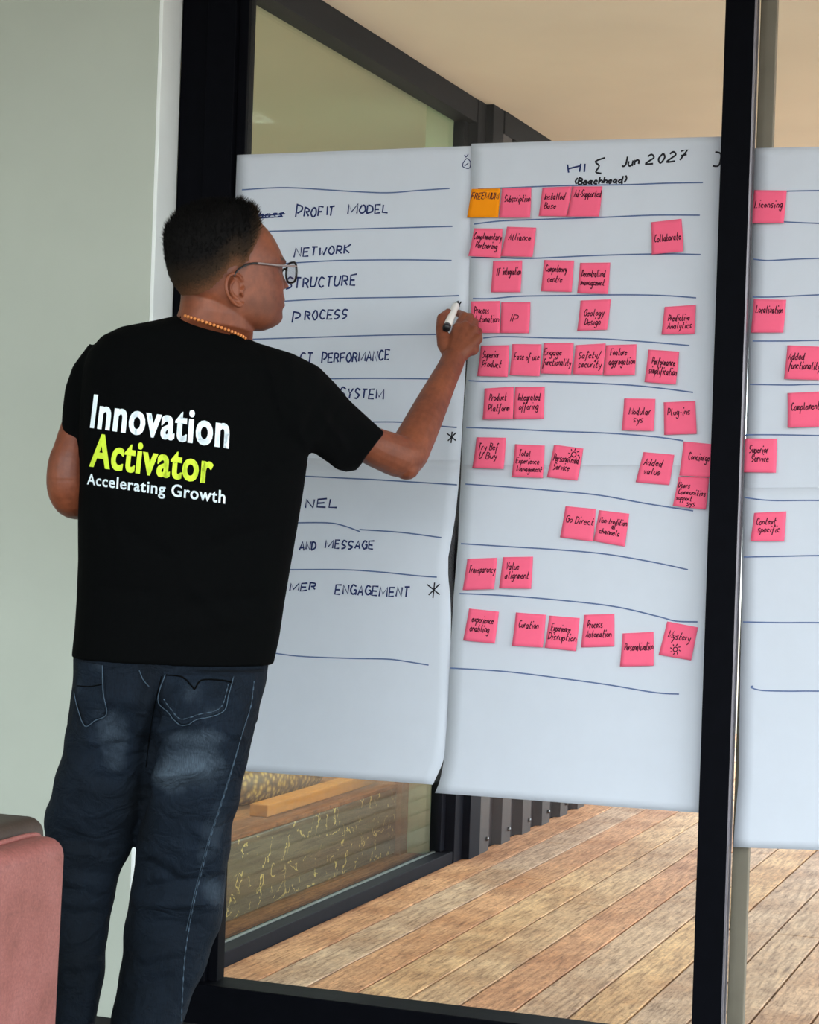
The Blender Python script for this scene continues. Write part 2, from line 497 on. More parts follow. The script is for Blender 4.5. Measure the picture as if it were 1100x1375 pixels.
box('head_rail', (-2.262, -0.06, 2.70), (2.6, 0.045, 2.80), M['black_alu'], w1, 0.003)
box('outer_stile', (-0.895, 0.012, ZB), (-0.858, 0.034, 2.70), M['grey_post'], w1, 0.002)
box('stile', (0.75, -0.05, FZ), (0.85, 0.03, 2.78), M['black_alu'], w1, 0.002)
box('glass_pane', (-2.165, -0.004, ZB - 0.01), (-0.93, 0.004, 2.71), M['glass'], w1, 0)
box('glass_pane', (-0.93, -0.004, ZB - 0.01), (0.78, 0.004, 2.71), M['glass'], w1, 0)
tag(box('wall_side', (0.85, -0.06, FZ), (2.6, 0.03, 2.78), M['wall'], bevel=0), kind='structure')

# the deck outside, one plank per board
DZ = 0.052
parts = []
for i in range(40):
    x0 = -2.101 + i * 0.1345
    ends = [0.05, 7.0]
    cut = random.uniform(1.2, 5.5)
    for a, b in ((0.05, cut - 0.0015), (cut + 0.0015, 7.0)):
        parts.append(box_vf((x0 + 0.003, a, DZ - 0.022), (x0 + 0.1345 - 0.003, b, DZ)))
parts.append(box_vf((-2.235, 0.05, DZ - 0.022), (-2.1035, 7.0, DZ)))
me = mesh_data('deck', *join_vf(parts)); bevel_me(me, 0.002, 1)
tag(link('deck', me, M['deck'], origin=(0, 0, 0)), kind='structure')
tag(box('deck_base', (-2.4, 0.046, -0.25), (3.3, 7.0, DZ - 0.03), M['shoe'], bevel=0), kind='structure')
SZ = 2.652
tag(box('soffit', (-2.40, 0.046, SZ), (3.4, 4.6, SZ + 0.12), M['soffit'], bevel=0), kind='structure')

# the return wall along the deck: a fixed window, a post, then ribbed cladding
XR = -2.239
w2 = tag(empty('window_2', (XR, 1.0, DZ)), 'fixed window in the return wall along the deck', 'window', kind='structure')
boxes('frame', [((XR - 0.07, 0.05, DZ - 0.04), (XR, 2.0, 0.090)), ((XR - 0.07, 0.05, 2.572), (XR, 2.0, SZ)),
                ((XR - 0.07, 0.05, 0.09), (XR, 0.10, 2.572)), ((XR - 0.07, 1.955, 0.09), (XR - 0.03, 2.0, 2.572))], M['grey_alu'], w2, 0.002)
box('ledge_trim', (XR - 0.058, 0.10, 0.0895), (XR - 0.046, 1.95, 0.0935), M['bright_alu'], w2, 0.001)
box('glass_pane', (XR - 0.050, 0.09, 0.08), (XR - 0.042, 1.97, 2.58), M['glass_green'], w2, 0)
tag(boxes('trim_1', [((XR - 0.08, 2.0, DZ - 0.04), (XR + 0.004, 2.085, SZ)), ((XR - 0.08, 2.085, DZ - 0.04), (XR + 0.03, 2.20, SZ))], M['grey_alu'], None, 0.002), kind='structure')
# ribbed cladding: a pressed profile, solid behind
prof = []
y = 2.20
while y < 4.6:
    prof += [(XR + 0.028, y), (XR + 0.028, y + 0.105), (XR - 0.004, y + 0.125), (XR - 0.004, y + 0.235)]
    y += 0.255
V, Fc = [], []
for (px_, py_) in prof: V += [(px_, py_, DZ - 0.02), (px_, py_, 2.575)]
for i in range(len(prof) - 1): Fc.append((2 * i, 2 * i + 2, 2 * i + 3, 2 * i + 1))
b0 = len(V); V += [(XR - 0.09, prof[0][1], DZ - 0.02), (XR - 0.09, prof[0][1], 2.575), (XR - 0.09, prof[-1][1], DZ - 0.02), (XR - 0.09, prof[-1][1], 2.575)]
Fc += [(b0, 0, 1, b0 + 1), (2 * len(prof) - 2, b0 + 2, b0 + 3, 2 * len(prof) - 1), (b0 + 2, b0, b0 + 1, b0 + 3)]
cl = tag(link('cladding', mesh_data('cladding', V, Fc), M['clad']), kind='structure')
y = 2.20
while y < 4.4:
    v, f_ = sphere_vf((XR + 0.030, y + 0.08, DZ + 0.045), 0.008, nu=10, nv=6)
    link('screw', mesh_data('screw', v, f_, True), M['screw'], cl)
    y += 0.255
tag(box('trim_2', (XR - 0.08, 2.20, 2.572), (XR + 0.034, 4.6, SZ), M['grey_alu'], bevel=0.002), kind='structure')

# the room behind the return window
tag(box('floor_inner', (-6.0, 0.05, -0.06), (XR - 0.07, 4.6, 0.035), M['inner_floor'], bevel=0), kind='structure')
tag(box('wall_inner', (-6.0, 3.6, 0.035), (XR - 0.1, 3.7, 2.75), M['olive_wall'], bevel=0), kind='structure')
tag(box('wall_far', (-6.1, 0.05, -0.06), (-6.0, 3.7, 2.75), M['olive_wall'], bevel=0), kind='structure')
tag(box('wall_pier', (XR - 0.26, 2.20, 0.035), (XR - 0.12, 2.9, 2.75), M['green_wall'], bevel=0.002), kind='structure')
tag(box('trim_3', (XR - 0.27, 2.13, 0.035), (XR - 0.24, 2.20, 2.0), M['red_wood'], bevel=0.002), kind='structure')
tag(box('ceiling_inner', (-6.0, 0.05, 2.70), (XR - 0.08, 3.7, 2.78), M['ceiling'], bevel=0), kind='structure')
tag(box('wall_inner_back', (-6.0, 0.031, 0.035), (XR - 0.12, 0.06, 2.75), M['olive_wall'], bevel=0), kind='structure')

BX = -2.50
bench = tag(empty('low_bench', (BX - 0.3, 1.4, 0.035)), 'low timber bench with a gold-flecked dark front, behind the return window', 'bench')
me = mesh_data('front_panel', *box_vf((BX - 0.02, 0.45, 0.04), (BX, 2.215, 0.272)))
link('front_panel', bevel_me(me, 0.008, 3), M['crackle'], bench)
box('bench_top', (BX - 0.55, 0.42, 0.272), (BX + 0.004, 2.235, 0.286), M['inner_floor'], bench, 0.003)
box('end_panel', (BX - 0.53, 2.195, 0.035), (BX - 0.02, 2.215, 0.272), M['red_wood'], bench, 0.003)
box('end_panel', (BX - 0.53, 0.45, 0.035), (BX - 0.02, 0.47, 0.272), M['red_wood'], bench, 0.003)
tag(box('timber_beam', (BX - 0.12, 1.16, 0.2865), (BX - 0.06, 2.10, 0.325), M['gold_wood'], bevel=0.004), 'golden timber beam lying on the low bench behind the return window', 'beam')
c = np.array([BX - 0.34, 1.62, 0.2865])
rings = []
for z_, k_ in ((0.0, 0.80), (0.012, 0.93), (0.04, 1.0), (0.09, 1.0), (0.12, 0.93), (0.132, 0.78)):
    rings.append([c + np.array([0.17 * k_ * math.copysign(abs(math.cos(a)) ** 0.6, math.cos(a)), 0.42 * k_ * math.copysign(abs(math.sin(a)) ** 0.6, math.sin(a)), z_]) for a in np.linspace(0, 2 * math.pi, 36, endpoint=False)])
tag(link('woven_cushion', mesh_data('woven_cushion', *loft_vf(rings), smooth=True), M['weave']), 'golden woven cushion lying behind the timber beam on the low bench', 'cushion')

# ------------------------------------------------------------------ upholstered chair at lower left
CP = at(95, 1150, 3.36)              # upper right corner of its back
ch = tag(empty('armchair', (CP[0], CP[1], FZ)), 'dusty pink leather chair back at the lower left, in front of the man', 'chair')
ch.rotation_euler = (0, 0, math.radians(90))
CT = CP[2] + 0.034
def chair_part(name, me, mat):
    me.polygons.foreach_set('use_smooth', [True] * len(me.polygons))
    o = bpy.data.objects.new(name, me); COL.objects.link(o); me.materials.append(mat); o.parent = ch
    return o
def cbox(name, lo, hi, bev, mat, seg=5, tilt=0.0):
    me = mesh_data(name, *box_vf(lo, hi)); bevel_me(me, bev, seg)
    if tilt:
        for v in me.vertices: v.co.x += tilt * (v.co.z - CT)
    return chair_part(name, me, mat)
H_ = CT - FZ
CT = H_
cbox('back_shell', (-0.72, 0.0, 0.10), (0.002, 0.085, H_), 0.032, M['pink_leather'], tilt=0.035)
cbox('inner_cushion', (-0.70, 0.060, 0.36), (0.035, 0.24, H_ + 0.024), 0.03, M['darker_brown'], tilt=0.035)
pp = [(-0.006, 0.045, z_) for z_ in (0.30, 0.45, 0.58)] + [(-0.004, 0.047, H_ - 0.034), (-0.014, 0.05, H_ - 0.010), (-0.04, 0.052, H_ + 0.002), (-0.2, 0.052, H_ + 0.002), (-0.66, 0.052, H_ + 0.002)]
chair_part('piping', mesh_data('piping', *tube_vf(catmull(pp, 5), 0.0045, 8)), M['pink_leather'])
cbox('seat_cushion', (-0.70, 0.20, 0.26), (-0.02, 0.60, 0.42), 0.04, M['pink_leather'], 4)
for sx in (-0.64, -0.10):
    for sy in (0.06, 0.52):
        chair_part('leg', mesh_data('leg', *tube_vf([(sx, sy, 0), (sx, sy, 0.28)], [0.014, 0.022], 12)), M['black_alu'])
# ================================================================== FLIP CHARTS, HANDWRITING, STICKY NOTES
GL = {
 'a': '45 26 05 04 23 45|46 43 53', 'b': '09 03|05 26 45 44 23 03', 'c': '45 26 05 04 23 43', 'd': '45 26 05 04 23 45|49 43 53',
 'e': '05 45 26 05 04 23 44', 'f': '48 29 14 10|05 36', 'g': '45 26 05 04 23 45|46 41 20 01', 'h': '09 03|04 26 45 43', 'i': '16 13 23|18 19',
 'j': '26 21 00|28 29', 'k': '09 03|46 14 43', 'l': '19 14 33', 'm': '06 03|05 16 25 23|25 36 55 53', 'n': '06 03|05 26 45 43',
 'o': '26 05 04 23 44 45 26', 'p': '06 00|05 26 45 44 23 04', 'q': '45 26 04 23 45 46 40', 'r': '06 03|04 16 36', 's': '46 16 05 34 33 03',
 't': '29 14 23 43|06 46', 'u': '06 04 23 44|46 43', 'v': '06 23 46', 'w': '06 13 25 33 46', 'x': '06 43|46 03', 'y': '06 14 34|46 32 10', 'z': '06 46 03 43',
 'A': '03 39 53|15 45', 'B': '03 09|09 48 46 16|16 55 43 03', 'C': '58 29 06 14 33 54', 'D': '03 09|09 48 56 44 03', 'E': '59 09 03 53|06 46',
 'F': '59 09 03|06 46', 'G': '58 29 06 14 33 54|36 56 53', 'H': '09 03|59 53|06 56', 'I': '29 23', 'J': '49 44 23 04', 'K': '09 03|59 06 53', 'L': '09 03 53',
 'M': '03 09 34 79 73', 'N': '03 09 53 59', 'O': '29 06 14 33 55 48 29', 'P': '03 09|09 48 46 15', 'R': '03 09|09 48 46 16|26 53', 'S': '58 29 07 16 45 44 23 03',
 'T': '09 59|29 23', 'U': '09 04 23 44 59', 'V': '09 23 59', 'W': '09 13 36 43 69', 'X': '09 53|59 03', 'Y': '09 26 59|26 23', 'Z': '09 59 03 53',
 '2': '08 29 47 25 03 53', '0': '29 06 23 46 29', '7': '09 49 13|16 46', '-': '15 45', '/': '02 49', '(': '39 16 33', ')': '09 26 03', '*': '26 23|06 43|46 03'}
SHARP = set('AEFHIKLMNTVWXYZ-/*kvwxz7')
def glyph_strokes(text, slant=0.12, jitter=0.25, small=1.0, rng=random):
    """polylines in em units: x advance 1 per cell of ten, baseline 0, cap height 1"""
    out, x = [], 0.0
    for i, ch_ in enumerate(text):
        if ch_ == ' ': x += 0.55; continue
        g = GL.get(ch_)
        if g is None: x += 0.4; continue
        k = small if (i > 0 and text[i - 1] != ' ' and ch_.isupper()) else 1.0
        wmax = 0
        dy = rng.uniform(-0.04, 0.04)
        for st in g.split('|'):
            pts = []
            for t in st.split():
                cx, cy = int(t[0]), int(t[1]); wmax = max(wmax, cx)
                cx += rng.uniform(-jitter, jitter); cy += rng.uniform(-jitter, jitter)
                yy = (cy - 3) / 6.0 * k + dy
                pts.append((x + cx / 8.0 * k + slant * yy, yy, 0))
            if ch_ not in SHARP and len(pts) > 2: pts = catmull(pts, 4)
            out.append([np.array(p[:2]) for p in pts])
        x += (wmax / 8.0 + 0.26) * k
    return out, max(x - 0.2, 0.1)
def ribbon_vf(pts, w, nrm=np.array([0, -1.0, 0])):
    pts = [np.array(p) for p in pts]; V, Fc = [], []
    n = len(pts)
    for i in range(n):
        t = pts[min(i + 1, n - 1)] - pts[max(i - 1, 0)]
        s = np.cross(t, nrm); s /= (np.linalg.norm(s) + 1e-12)
        V += [tuple(pts[i] + s * w / 2), tuple(pts[i] - s * w / 2)]
    for i in range(n - 1): Fc.append((2 * i, 2 * i + 2, 2 * i + 3, 2 * i + 1))
    return V, Fc
def ease(t): t = min(max(t, 0.0), 1.0); return t * t * (3 - 2 * t)
def interp_edge(tr, y):
    ys = [p[1] for p in tr]; xs = [p[0] for p in tr]
    return float(np.interp(y, ys, xs))

class Sheet:
    """one easel-pad sheet, hung on the glass; edges traced on the glass plane"""
    def __init__(self, label, L, R, y0, depth, curl=0.0, phase=0.0):
        # y0=(yTL,yTR,yBR,yBL)
        self.depth, self.curl, self.phase = depth, curl, phase
        NX, NY = 18, 40
        V = []
        yt, yb = y0
        self.zt = ony(R[0][0], (yt[0] + yt[1]) / 2)[2]; self.zb = ony(R[0][0], (yb[0] + yb[1]) / 2)[2]
        for j in range(NY + 1):
            v = j / NY
            for i in range(NX + 1):
                u = i / NX
                ya = yt[0] + (yb[0] - yt[0]) * v; yb_ = yt[1] + (yb[1] - yt[1]) * v
                pa = np.array([interp_edge(L, ya), ya]); pb = np.array([interp_edge(R, yb_), yb_])
                V.append(self.pt(*(pa + (pb - pa) * u)))
        Fc = [(j * (NX + 1) + i, (j + 1) * (NX + 1) + i, (j + 1) * (NX + 1) + i + 1, j * (NX + 1) + i + 1) for j in range(NY) for i in range(NX)]
        me = mesh_data('flip_chart_sheet', V, Fc, True)
        self.o = tag(link('flip_chart_sheet', me, M['paper']), label, 'paper sheet', 'easel pad sheets hung on the glass')
        sm = self.o.modifiers.new('thickness', 'SOLIDIFY'); sm.thickness = 0.00025; sm.offset = -1
        self.rib = {}
    def off(self, p):
        t = (self.zt - p[2]) / max(self.zt - self.zb, 1e-3)
        w = 0.0011 * math.sin(9 * p[0] + 2.2 * p[2] + self.phase) + 0.0007 * math.sin(17 * p[2] - 5 * p[0] + self.phase)
        return -w - self.curl * max(0.0, (t - 0.72) / 0.28) ** 2
    def pt(self, x, y, lift=0.0):
        p = ony(x, y, -self.depth)
        return p + np.array([0, self.off(p) - lift, 0])
    def ink(self, kind, pts, w, sub=6, lift=0.0008):
        P = catmull([(a, b, 0) for a, b in pts], sub) if len(pts) > 2 else [np.array([pts[0][0] + (pts[1][0] - pts[0][0]) * t, pts[0][1] + (pts[1][1] - pts[0][1]) * t, 0]) for t in np.linspace(0, 1, 14)]
        self.rib.setdefault(kind, []).append(ribbon_vf([self.pt(p[0], p[1], lift) for p in P], w))
    def multi(self, kind, strokes, w):
        n0 = len(self.rib.get(kind, []))
        for p in strokes: self.ink(kind, p, w)
        L = self.rib[kind]; self.rib[kind] = L[:n0] + [join_vf(L[n0:])]
    def word(self, kind, text, a, b, h, w=0.0034, small=0.82, slant=0.1, jitter=0.3):
        st, wd = glyph_strokes(text, slant, jitter, small)
        a, b = np.array(a, float), np.array(b, float)
        up = np.array([0.0335, -1.0]) * h
        got = []
        for s in st:
            P = [a + (b - a) * (p[0] / wd) + up * p[1] for p in s]
            if len(P) < 2: continue
            got.append(ribbon_vf([self.pt(p[0], p[1], 0.0008) for p in P], w))
        if got: self.rib.setdefault(kind, []).append(join_vf(got))
    def finish(self):
        for (name, mat), parts in self.rib.items():
            for p_ in parts: link(name, mesh_data(name, *p_), M[mat], self.o)
LINES = ('ruled_line', 'ink_blue'); BLUE = ('handwriting', 'ink_navy'); BLACK = ('black_handwriting', 'ink_black')

L1 = [(318, 208), (291, 1034)]
R1 = [(635, 196), (633, 260), (630, 400), (626, 480), (622, 560), (617, 640), (612, 690), (607, 721), (602, 748), (602, 775), (605, 800), (606, 830), (605, 925), (600, 1000), (596, 1024), (583, 1053)]
L2 = [(633, 193), (631, 330), (628, 480), (622, 560), (619, 640), (617, 680), (615, 729), (612, 764), (609, 800), (605, 870), (601, 960), (597, 1020), (592, 1050), (586, 1064)]
R2 = [(974, 183), (959, 690), (944, 1091)]
L3 = [(1014, 199), (1012, 255), (1010, 300), (1009, 350), (1007, 402), (1002, 584), (998, 667), (996, 780), (995, 856), (992, 1050), (988, 1097), (986, 1137)]
R3 = [(1396, 190), (1362, 1150)]
s1a = Sheet('upper sheet of the left flip chart, headed PROFIT MODEL and NETWORK', L1, R1, ((208, 196), (628, 634)), 0.0150, 0, 0.3)
s1b = Sheet('lower sheet of the left flip chart, reading AND MESSAGE and ENGAGEMENT', L1, R1, ((614, 618), (1032, 1053)), 0.0165, 0.006, 1.9)
s2a = Sheet('upper sheet of the middle flip chart, headed Jun 2027 with the orange note', L2, R2, ((193, 183), (640, 640)), 0.0185, 0, 2.6)
s2b = Sheet('lower sheet of the middle flip chart, reaching lowest between man and black post', L2, R2, ((624, 625), (1064, 1091)), 0.0200, 0.008, 4.0)
s3a = Sheet('upper sheet of the right flip chart, cut off by the photo edge', L3, R3, ((199, 190), (666, 668)), 0.0150, 0, 5.2)
s3b = Sheet('lower sheet of the right flip chart, mostly bare, cut off by the photo edge', L3, R3, ((655, 652), (1137, 1150)), 0.0165, 0.004, 0.9)

def on(u, l, y): return u if y < 622 else l
W = 0.0032
for pts in ([(325, 255), (385, 252), (470, 257), (520, 259), (560, 256), (604, 253)], [(340, 311), (420, 309), (540, 306), (608, 304)],
            [(380, 354), (450, 350), (540, 349), (607, 350)], [(370, 405), (450, 401), (560, 399), (617, 397)], [(325, 456), (420, 453), (520, 450), (598, 449)],
            [(420, 509), (500, 508), (590, 509)], [(480, 567), (540, 567), (600, 573), (614, 574)], [(400, 639), (460, 642), (502, 644), (551, 647), (614, 651)],
            [(395, 702), (440, 702), (462, 706), (484, 714)], [(483, 711), (540, 715), (593, 722)], [(380, 765), (460, 765), (510, 768), (560, 773), (587, 775)],
            [(350, 874), (400, 881), (470, 884), (520, 885), (545, 888), (576, 893)]):
    on(s1a, s1b, pts[0][1]).ink(LINES, pts, W)
s1a.word(BLUE, 'hoss', (346, 293), (380, 290), 9, small=1, slant=0.4)
s1a.ink(BLUE, [(338, 290), (360, 289), (383, 287)], 0.003); s1a.ink(BLUE, [(340, 294), (360, 292), (380, 291)], 0.003)
for txt, a, b, h, sm in (('PROFIT', (397, 291), (448, 289), 17, 0.72), ('MODEL', (467, 287), (521, 286), 13, 0.85), ('NETWORK', (395, 345), (470, 340), 12, 0.92), ('STRUCTURE', (384, 388), (478, 382), 15, 0.9),
                     ('P', (393, 433), (402, 433), 15, 1), ('ROCESS', (409, 430), (467, 427), 12, 1), ('CT', (402, 487), (420, 487), 13, 1), ('PERFORMANCE', (432, 488), (523, 483), 15, 0.86), ('SYSTEM', (456, 534), (515, 536), 14, 0.92)):
    s1a.word(BLUE, txt, a, b, h, 0.0041, sm)
for txt, a, b, h, sm in (('NEL', (410, 682), (454, 681), 11, 1), ('AND', (402, 739), (424, 738), 12, 0.9), ('MESSAGE', (437, 736), (502, 737), 11, 0.95), ('MER', (389, 794), (424, 792), 10, 1), ('ENGAGEMENT', (450, 798), (550, 801), 13, 0.95)):
    s1b.word(BLUE, txt, a, b, h, 0.0041, sm)
for (x, y, r_), s in (((607, 587, 8), s1a), ((583, 792, 11), s1b)):
    s.multi(BLACK, [[(x - dx * r_, y + dy * r_), (x + dx * r_ * 0.9, y - dy * r_ * 0.9)] for dx, dy in ((0.1, 1), (0.8, -0.65), (-0.7, -0.7))], 0.0032)
s1a.multi(BLACK, [[(615.2, 404), (616.5, 408), (617.5, 412)], [(614.5, 406), (616.8, 409), (619.8, 405)]], 0.0034)
s1a.multi(BLUE, [[(622, 219), (627, 213), (632, 218), (630, 226), (622, 224), (622, 219)], [(624, 223), (629, 219)], [(624, 208), (626, 211), (629, 207)]], 0.0022)

for pts in ([(642, 254), (714, 251), (773, 249), (842, 248), (894, 246), (944, 245)], [(636, 301), (669, 297), (714, 295), (807, 292), (876, 289), (940, 289)],
            [(633, 346), (669, 346), (714, 347), (807, 343), (894, 341), (941, 342)], [(635, 401), (660, 401), (697, 398), (759, 397), (836, 396), (892, 397), (935, 400)],
            [(649, 454), (676, 452), (744, 454), (805, 455), (867, 459), (926, 464)], [(629, 511), (651, 512), (713, 512), (805, 515), (867, 519), (931, 527)],
            [(626, 574), (682, 576), (744, 579), (821, 582), (883, 587), (918, 592)], [(625, 650), (682, 654), (744, 659), (805, 665), (867, 676), (931, 686)],
            [(619, 730), (682, 734), (747, 738), (813, 744), (878, 755), (924, 765)], [(617, 797), (682, 800), (764, 807), (829, 815), (885, 828), (908, 834), (937, 835)],
            [(605, 897), (682, 902), (770, 913), (820, 920), (880, 930), (912, 932)]):
    on(s2a, s2b, pts[0][1]).ink(LINES, pts, W)
s2a.multi(BLUE, [[(762.5, 221), (764, 232)], [(763, 227), (779, 223)], [(780.5, 220), (778.5, 231)], [(786, 220), (785, 231)]], 0.004)
s2a.ink(BLACK, [(813, 212), (800, 217), (805, 223), (800.5, 231), (808, 233)], 0.0042, 3)
s2a.word(BLACK, 'Jun', (835, 224), (858, 221), 13, 0.0042, 1, 0.2)
s2a.word(BLACK, '2027', (867, 221), (921, 214), 12, 0.0042, 1, 0.2)
s2a.word(BLACK, '(Beachhead)', (771, 248), (841, 245), 9, 0.004, 1, 0.2)
s2a.ink(BLACK, [(960.4, 204), (968, 206.5), (967, 218), (963.6, 223), (957, 222.5)], 0.0042, 3)

for pts in ([(1050, 257), (1100, 256), (1240, 255)], [(1040, 297), (1100, 300), (1250, 303)], [(1012, 348), (1030, 350), (1052, 349), (1100, 347), (1260, 343)], [(1011, 399), (1040, 399), (1100, 396), (1250, 390)],
            [(1011, 458), (1060, 458), (1100, 457), (1250, 455)], [(1007, 516), (1060, 517), (1100, 516), (1250, 515)], [(1003, 586), (1004, 584), (1050, 584), (1100, 585), (1250, 588)],
            [(1000, 668), (1036, 672), (1100, 672), (1250, 674)], [(999, 748), (1050, 747), (1100, 746), (1250, 744)], [(998, 835), (1050, 836), (1100, 836), (1250, 838)], [(1012, 921), (1009, 923), (1024, 927), (1060, 928), (1100, 928), (1250, 930)]):
    (s3a if pts[0][1] < 660 else s3b).ink(LINES, pts, 0.0030)
for s in (s1a, s1b, s2a, s2b, s3a, s3b): s.finish()

# ---- sticky notes: corners in the crops they were read from (x0,y0,scale)
CR = {'A': (600, 170, 2.895), 'B': (600, 230, 4.783), 'C': (620, 380, 3.235), 'D': (620, 500, 3.235), 'E': (600, 660, 3.056), 'F': (960, 180, 4.583), 'G': (960, 440, 2.643)}
NOTES = [
 ('B', (160,113,345,110,330,297,130,297), 'FREEMIUM', [('FREEMIUM', .03, .36, .95)]),
 ('B', (355,108,543,103,535,298,335,298), 'Subscription', [('Subscription', .12, .46, .97)]),
 ('B', (615,105,805,97,770,290,590,287), 'Installed Base', [('Installed', .1, .42, .82), ('Base', .15, .74, .56)]),
 ('B', (808,97,1000,97,978,290,772,290), 'Ad-Supported', [('Ad-Supported', .1, .34, .98)]),
 ('B', (175,366,358,368,345,556,138,544), 'Complementary Partnering', [('Complementary', .05, .38, .98), ('Partnering', .16, .69, .86)]),
 ('B', (387,356,574,362,550,550,345,545), 'Alliance', [('Alliance', .13, .44, .86)]),
 ('A', (795,372,913,358,920,485,797,497), 'Collaborate', [('Collaborate', .09, .62, .93)]),
 ('B', (298,575,485,572,474,777,283,777), 'IT integration', [('IT', .13, .47, .26), ('integration', .36, .44, .97)]),
 ('B', (625,570,818,573,802,776,605,770), 'Competency centre', [('Competency', .08, .37, .78), ('centre', .18, .70, .66)]),
 ('B', (857,588,1050,586,1035,788,838,783), 'Decentralized management', [('Decentralized', .09, .45, .86), ('management', .09, .73, .86)]),
 ('C', (40,80,165,78,165,217,40,217), 'Process Automation under the writing fist', [('Process', .12, .38, .62), ('Automation', .12, .66, .96)]),
 ('C', (172,83,299,82,292,218,168,217), 'IP', [('IP', .26, .62, .56)]),
 ('C', (517,76,648,71,632,203,502,207), 'Geology Design', [('Geology', .16, .52, .82), ('Design', .22, .82, .74)]),
 ('C', (882,104,1018,95,1012,220,868,224), 'Predictive Analytics', [('Predictive', .16, .52, .82), ('Analytics', .16, .80, .9)]),
 ('C', (85,272,207,270,200,408,67,404), 'Superior Product', [('Superior', .1, .40, .66), ('Product', .12, .70, .76)]),
 ('C', (220,265,347,266,338,405,208,400), 'Ease of use', [('Ease of use', .1, .50, .94)]),
 ('C', (357,260,487,259,475,397,344,393), 'Engage functionality', [('Engage', .03, .40, .62), ('functionality', .04, .72, .96)]),
 ('C', (495,270,626,262,612,400,482,396), 'Safety / security', [('Safety/', .14, .46, .86), ('security', .16, .76, .92)]),
 ('C', (628,270,760,266,752,400,615,402), 'Feature aggregation', [('Feature', .16, .34, .7), ('aggregation', .14, .64, .97)]),
 ('C', (812,289,945,298,930,441,794,430), 'Performance simplification', [('Performance', .16, .44, .9), ('simplification', .1, .72, .98)]),
 ('D', (100,70,226,62,222,203,91,205), 'Product Platform', [('Product', .18, .40, .76), ('Platform', .16, .74, .86)]),
 ('D', (233,64,361,62,356,201,224,203), 'Integrated offering', [('Integrated', .1, .42, .86), ('offering', .18, .70, .8)]),
 ('D', (707,113,842,115,834,255,695,252), 'Modular sys', [('Modular', .18, .50, .86), ('sys', .34, .74, .64)]),
 ('D', (878,130,1015,124,1021,267,880,272), 'Plug-ins', [('Plug-ins', .12, .40, .82)]),
 ('D', (65,282,192,284,182,420,46,415), 'Try Bef U Buy', [('Try Bef', .1, .40, .76), ('U Buy', .16, .68, .74)]),
 ('D', (232,312,361,318,352,459,217,454), 'Total Experience Management', [('Total', .16, .34, .54), ('Experience', .08, .58, .84), ('Management', .14, .82, .95)]),
 ('D', (402,314,529,331,503,470,370,455), 'Personalized Service', [('Personalized', .08, .48, .92), ('Service', .14, .74, .66)]),
 ('D', (790,346,924,358,902,490,756,477), 'Added value', [('Added', .1, .42, .68), ('value', .16, .70, .66)]),
 ('D', (965,300,1092,312,1080,455,945,448), 'Concierge', [('Concierge', .22, .52, .92)]),
 ('D', (943,452,1075,458,1061,596,917,580), 'Users communities support sys', [('Users', .04, .36, .42), ('Communities', .08, .58, .94), ('support', .06, .78, .54), ('sys', .4, .93, .66)]),
 ('E', (488,60,612,72,600,205,465,188), 'Go Direct', [('Go Direct', .08, .50, .96)]),
 ('E', (625,76,749,91,730,226,603,203), 'Non-traditional channels', [('Non-tradition', .08, .38, .97), ('al', .5, .52, .62), ('channels', .12, .72, .78)]),
 ('E', (85,276,207,272,194,400,65,405), 'Transparency', [('Transparency', .1, .46, .97)]),
 ('E', (231,269,354,267,346,399,214,397), 'Value alignment', [('Value', .14, .40, .56), ('alignment', .14, .68, .9)]),
 ('E', (92,480,214,493,197,624,67,611), 'Experience enabling', [('experience', .16, .40, .86), ('enabling', .14, .68, .76)]),
 ('E', (284,496,407,506,394,640,267,633), 'Curation', [('Curation', .14, .44, .78)]),
 ('E', (421,509,546,519,530,655,402,641), 'Experience Disruption', [('Experience', .12, .46, .74), ('Disruption', .06, .72, .96)]),
 ('E', (564,506,688,502,688,636,551,640), 'Process Automation in the lowest row', [('Process', .14, .40, .62), ('Automation', .12, .70, .9)]),
 ('E', (722,582,849,576,849,715,711,718), 'Personalization', [('Personalization', .1, .52, .98)]),
 ('E', (905,533,1031,557,1003,693,870,670), 'Mystery with a small drawn sun', [('Mystery', .14, .46, .84)]),
 ('F', (243,345,443,347,424,548,222,550), 'Licensing', [('Licensing', .06, .52, .9)]),
 ('F', (240,1016,440,1020,421,1222,222,1222), 'Localization', [('Localization', .1, .40, .92)]),
 ('G', (258,62,385,68,378,186,246,182), 'Added functionality', [('Added', .06, .42, .5), ('functionality', .1, .68, .94)]),
 ('G', (258,232,385,226,385,350,258,355), 'Complements', [('Complements', .1, .50, .97)]),
 ('G', (105,393,221,394,217,515,100,513), 'Superior Service', [('Superior', .16, .42, .74), ('Service', .24, .68, .76)]),
 ('G', (140,657,254,652,246,758,126,757), 'Context specific', [('Context', .1, .42, .7), ('specific', .18, .68, .84)]),
]
SUNS = {'Personalized Service': (.72, .22, .14), 'Mystery with a small drawn sun': (.46, .76, .12)}
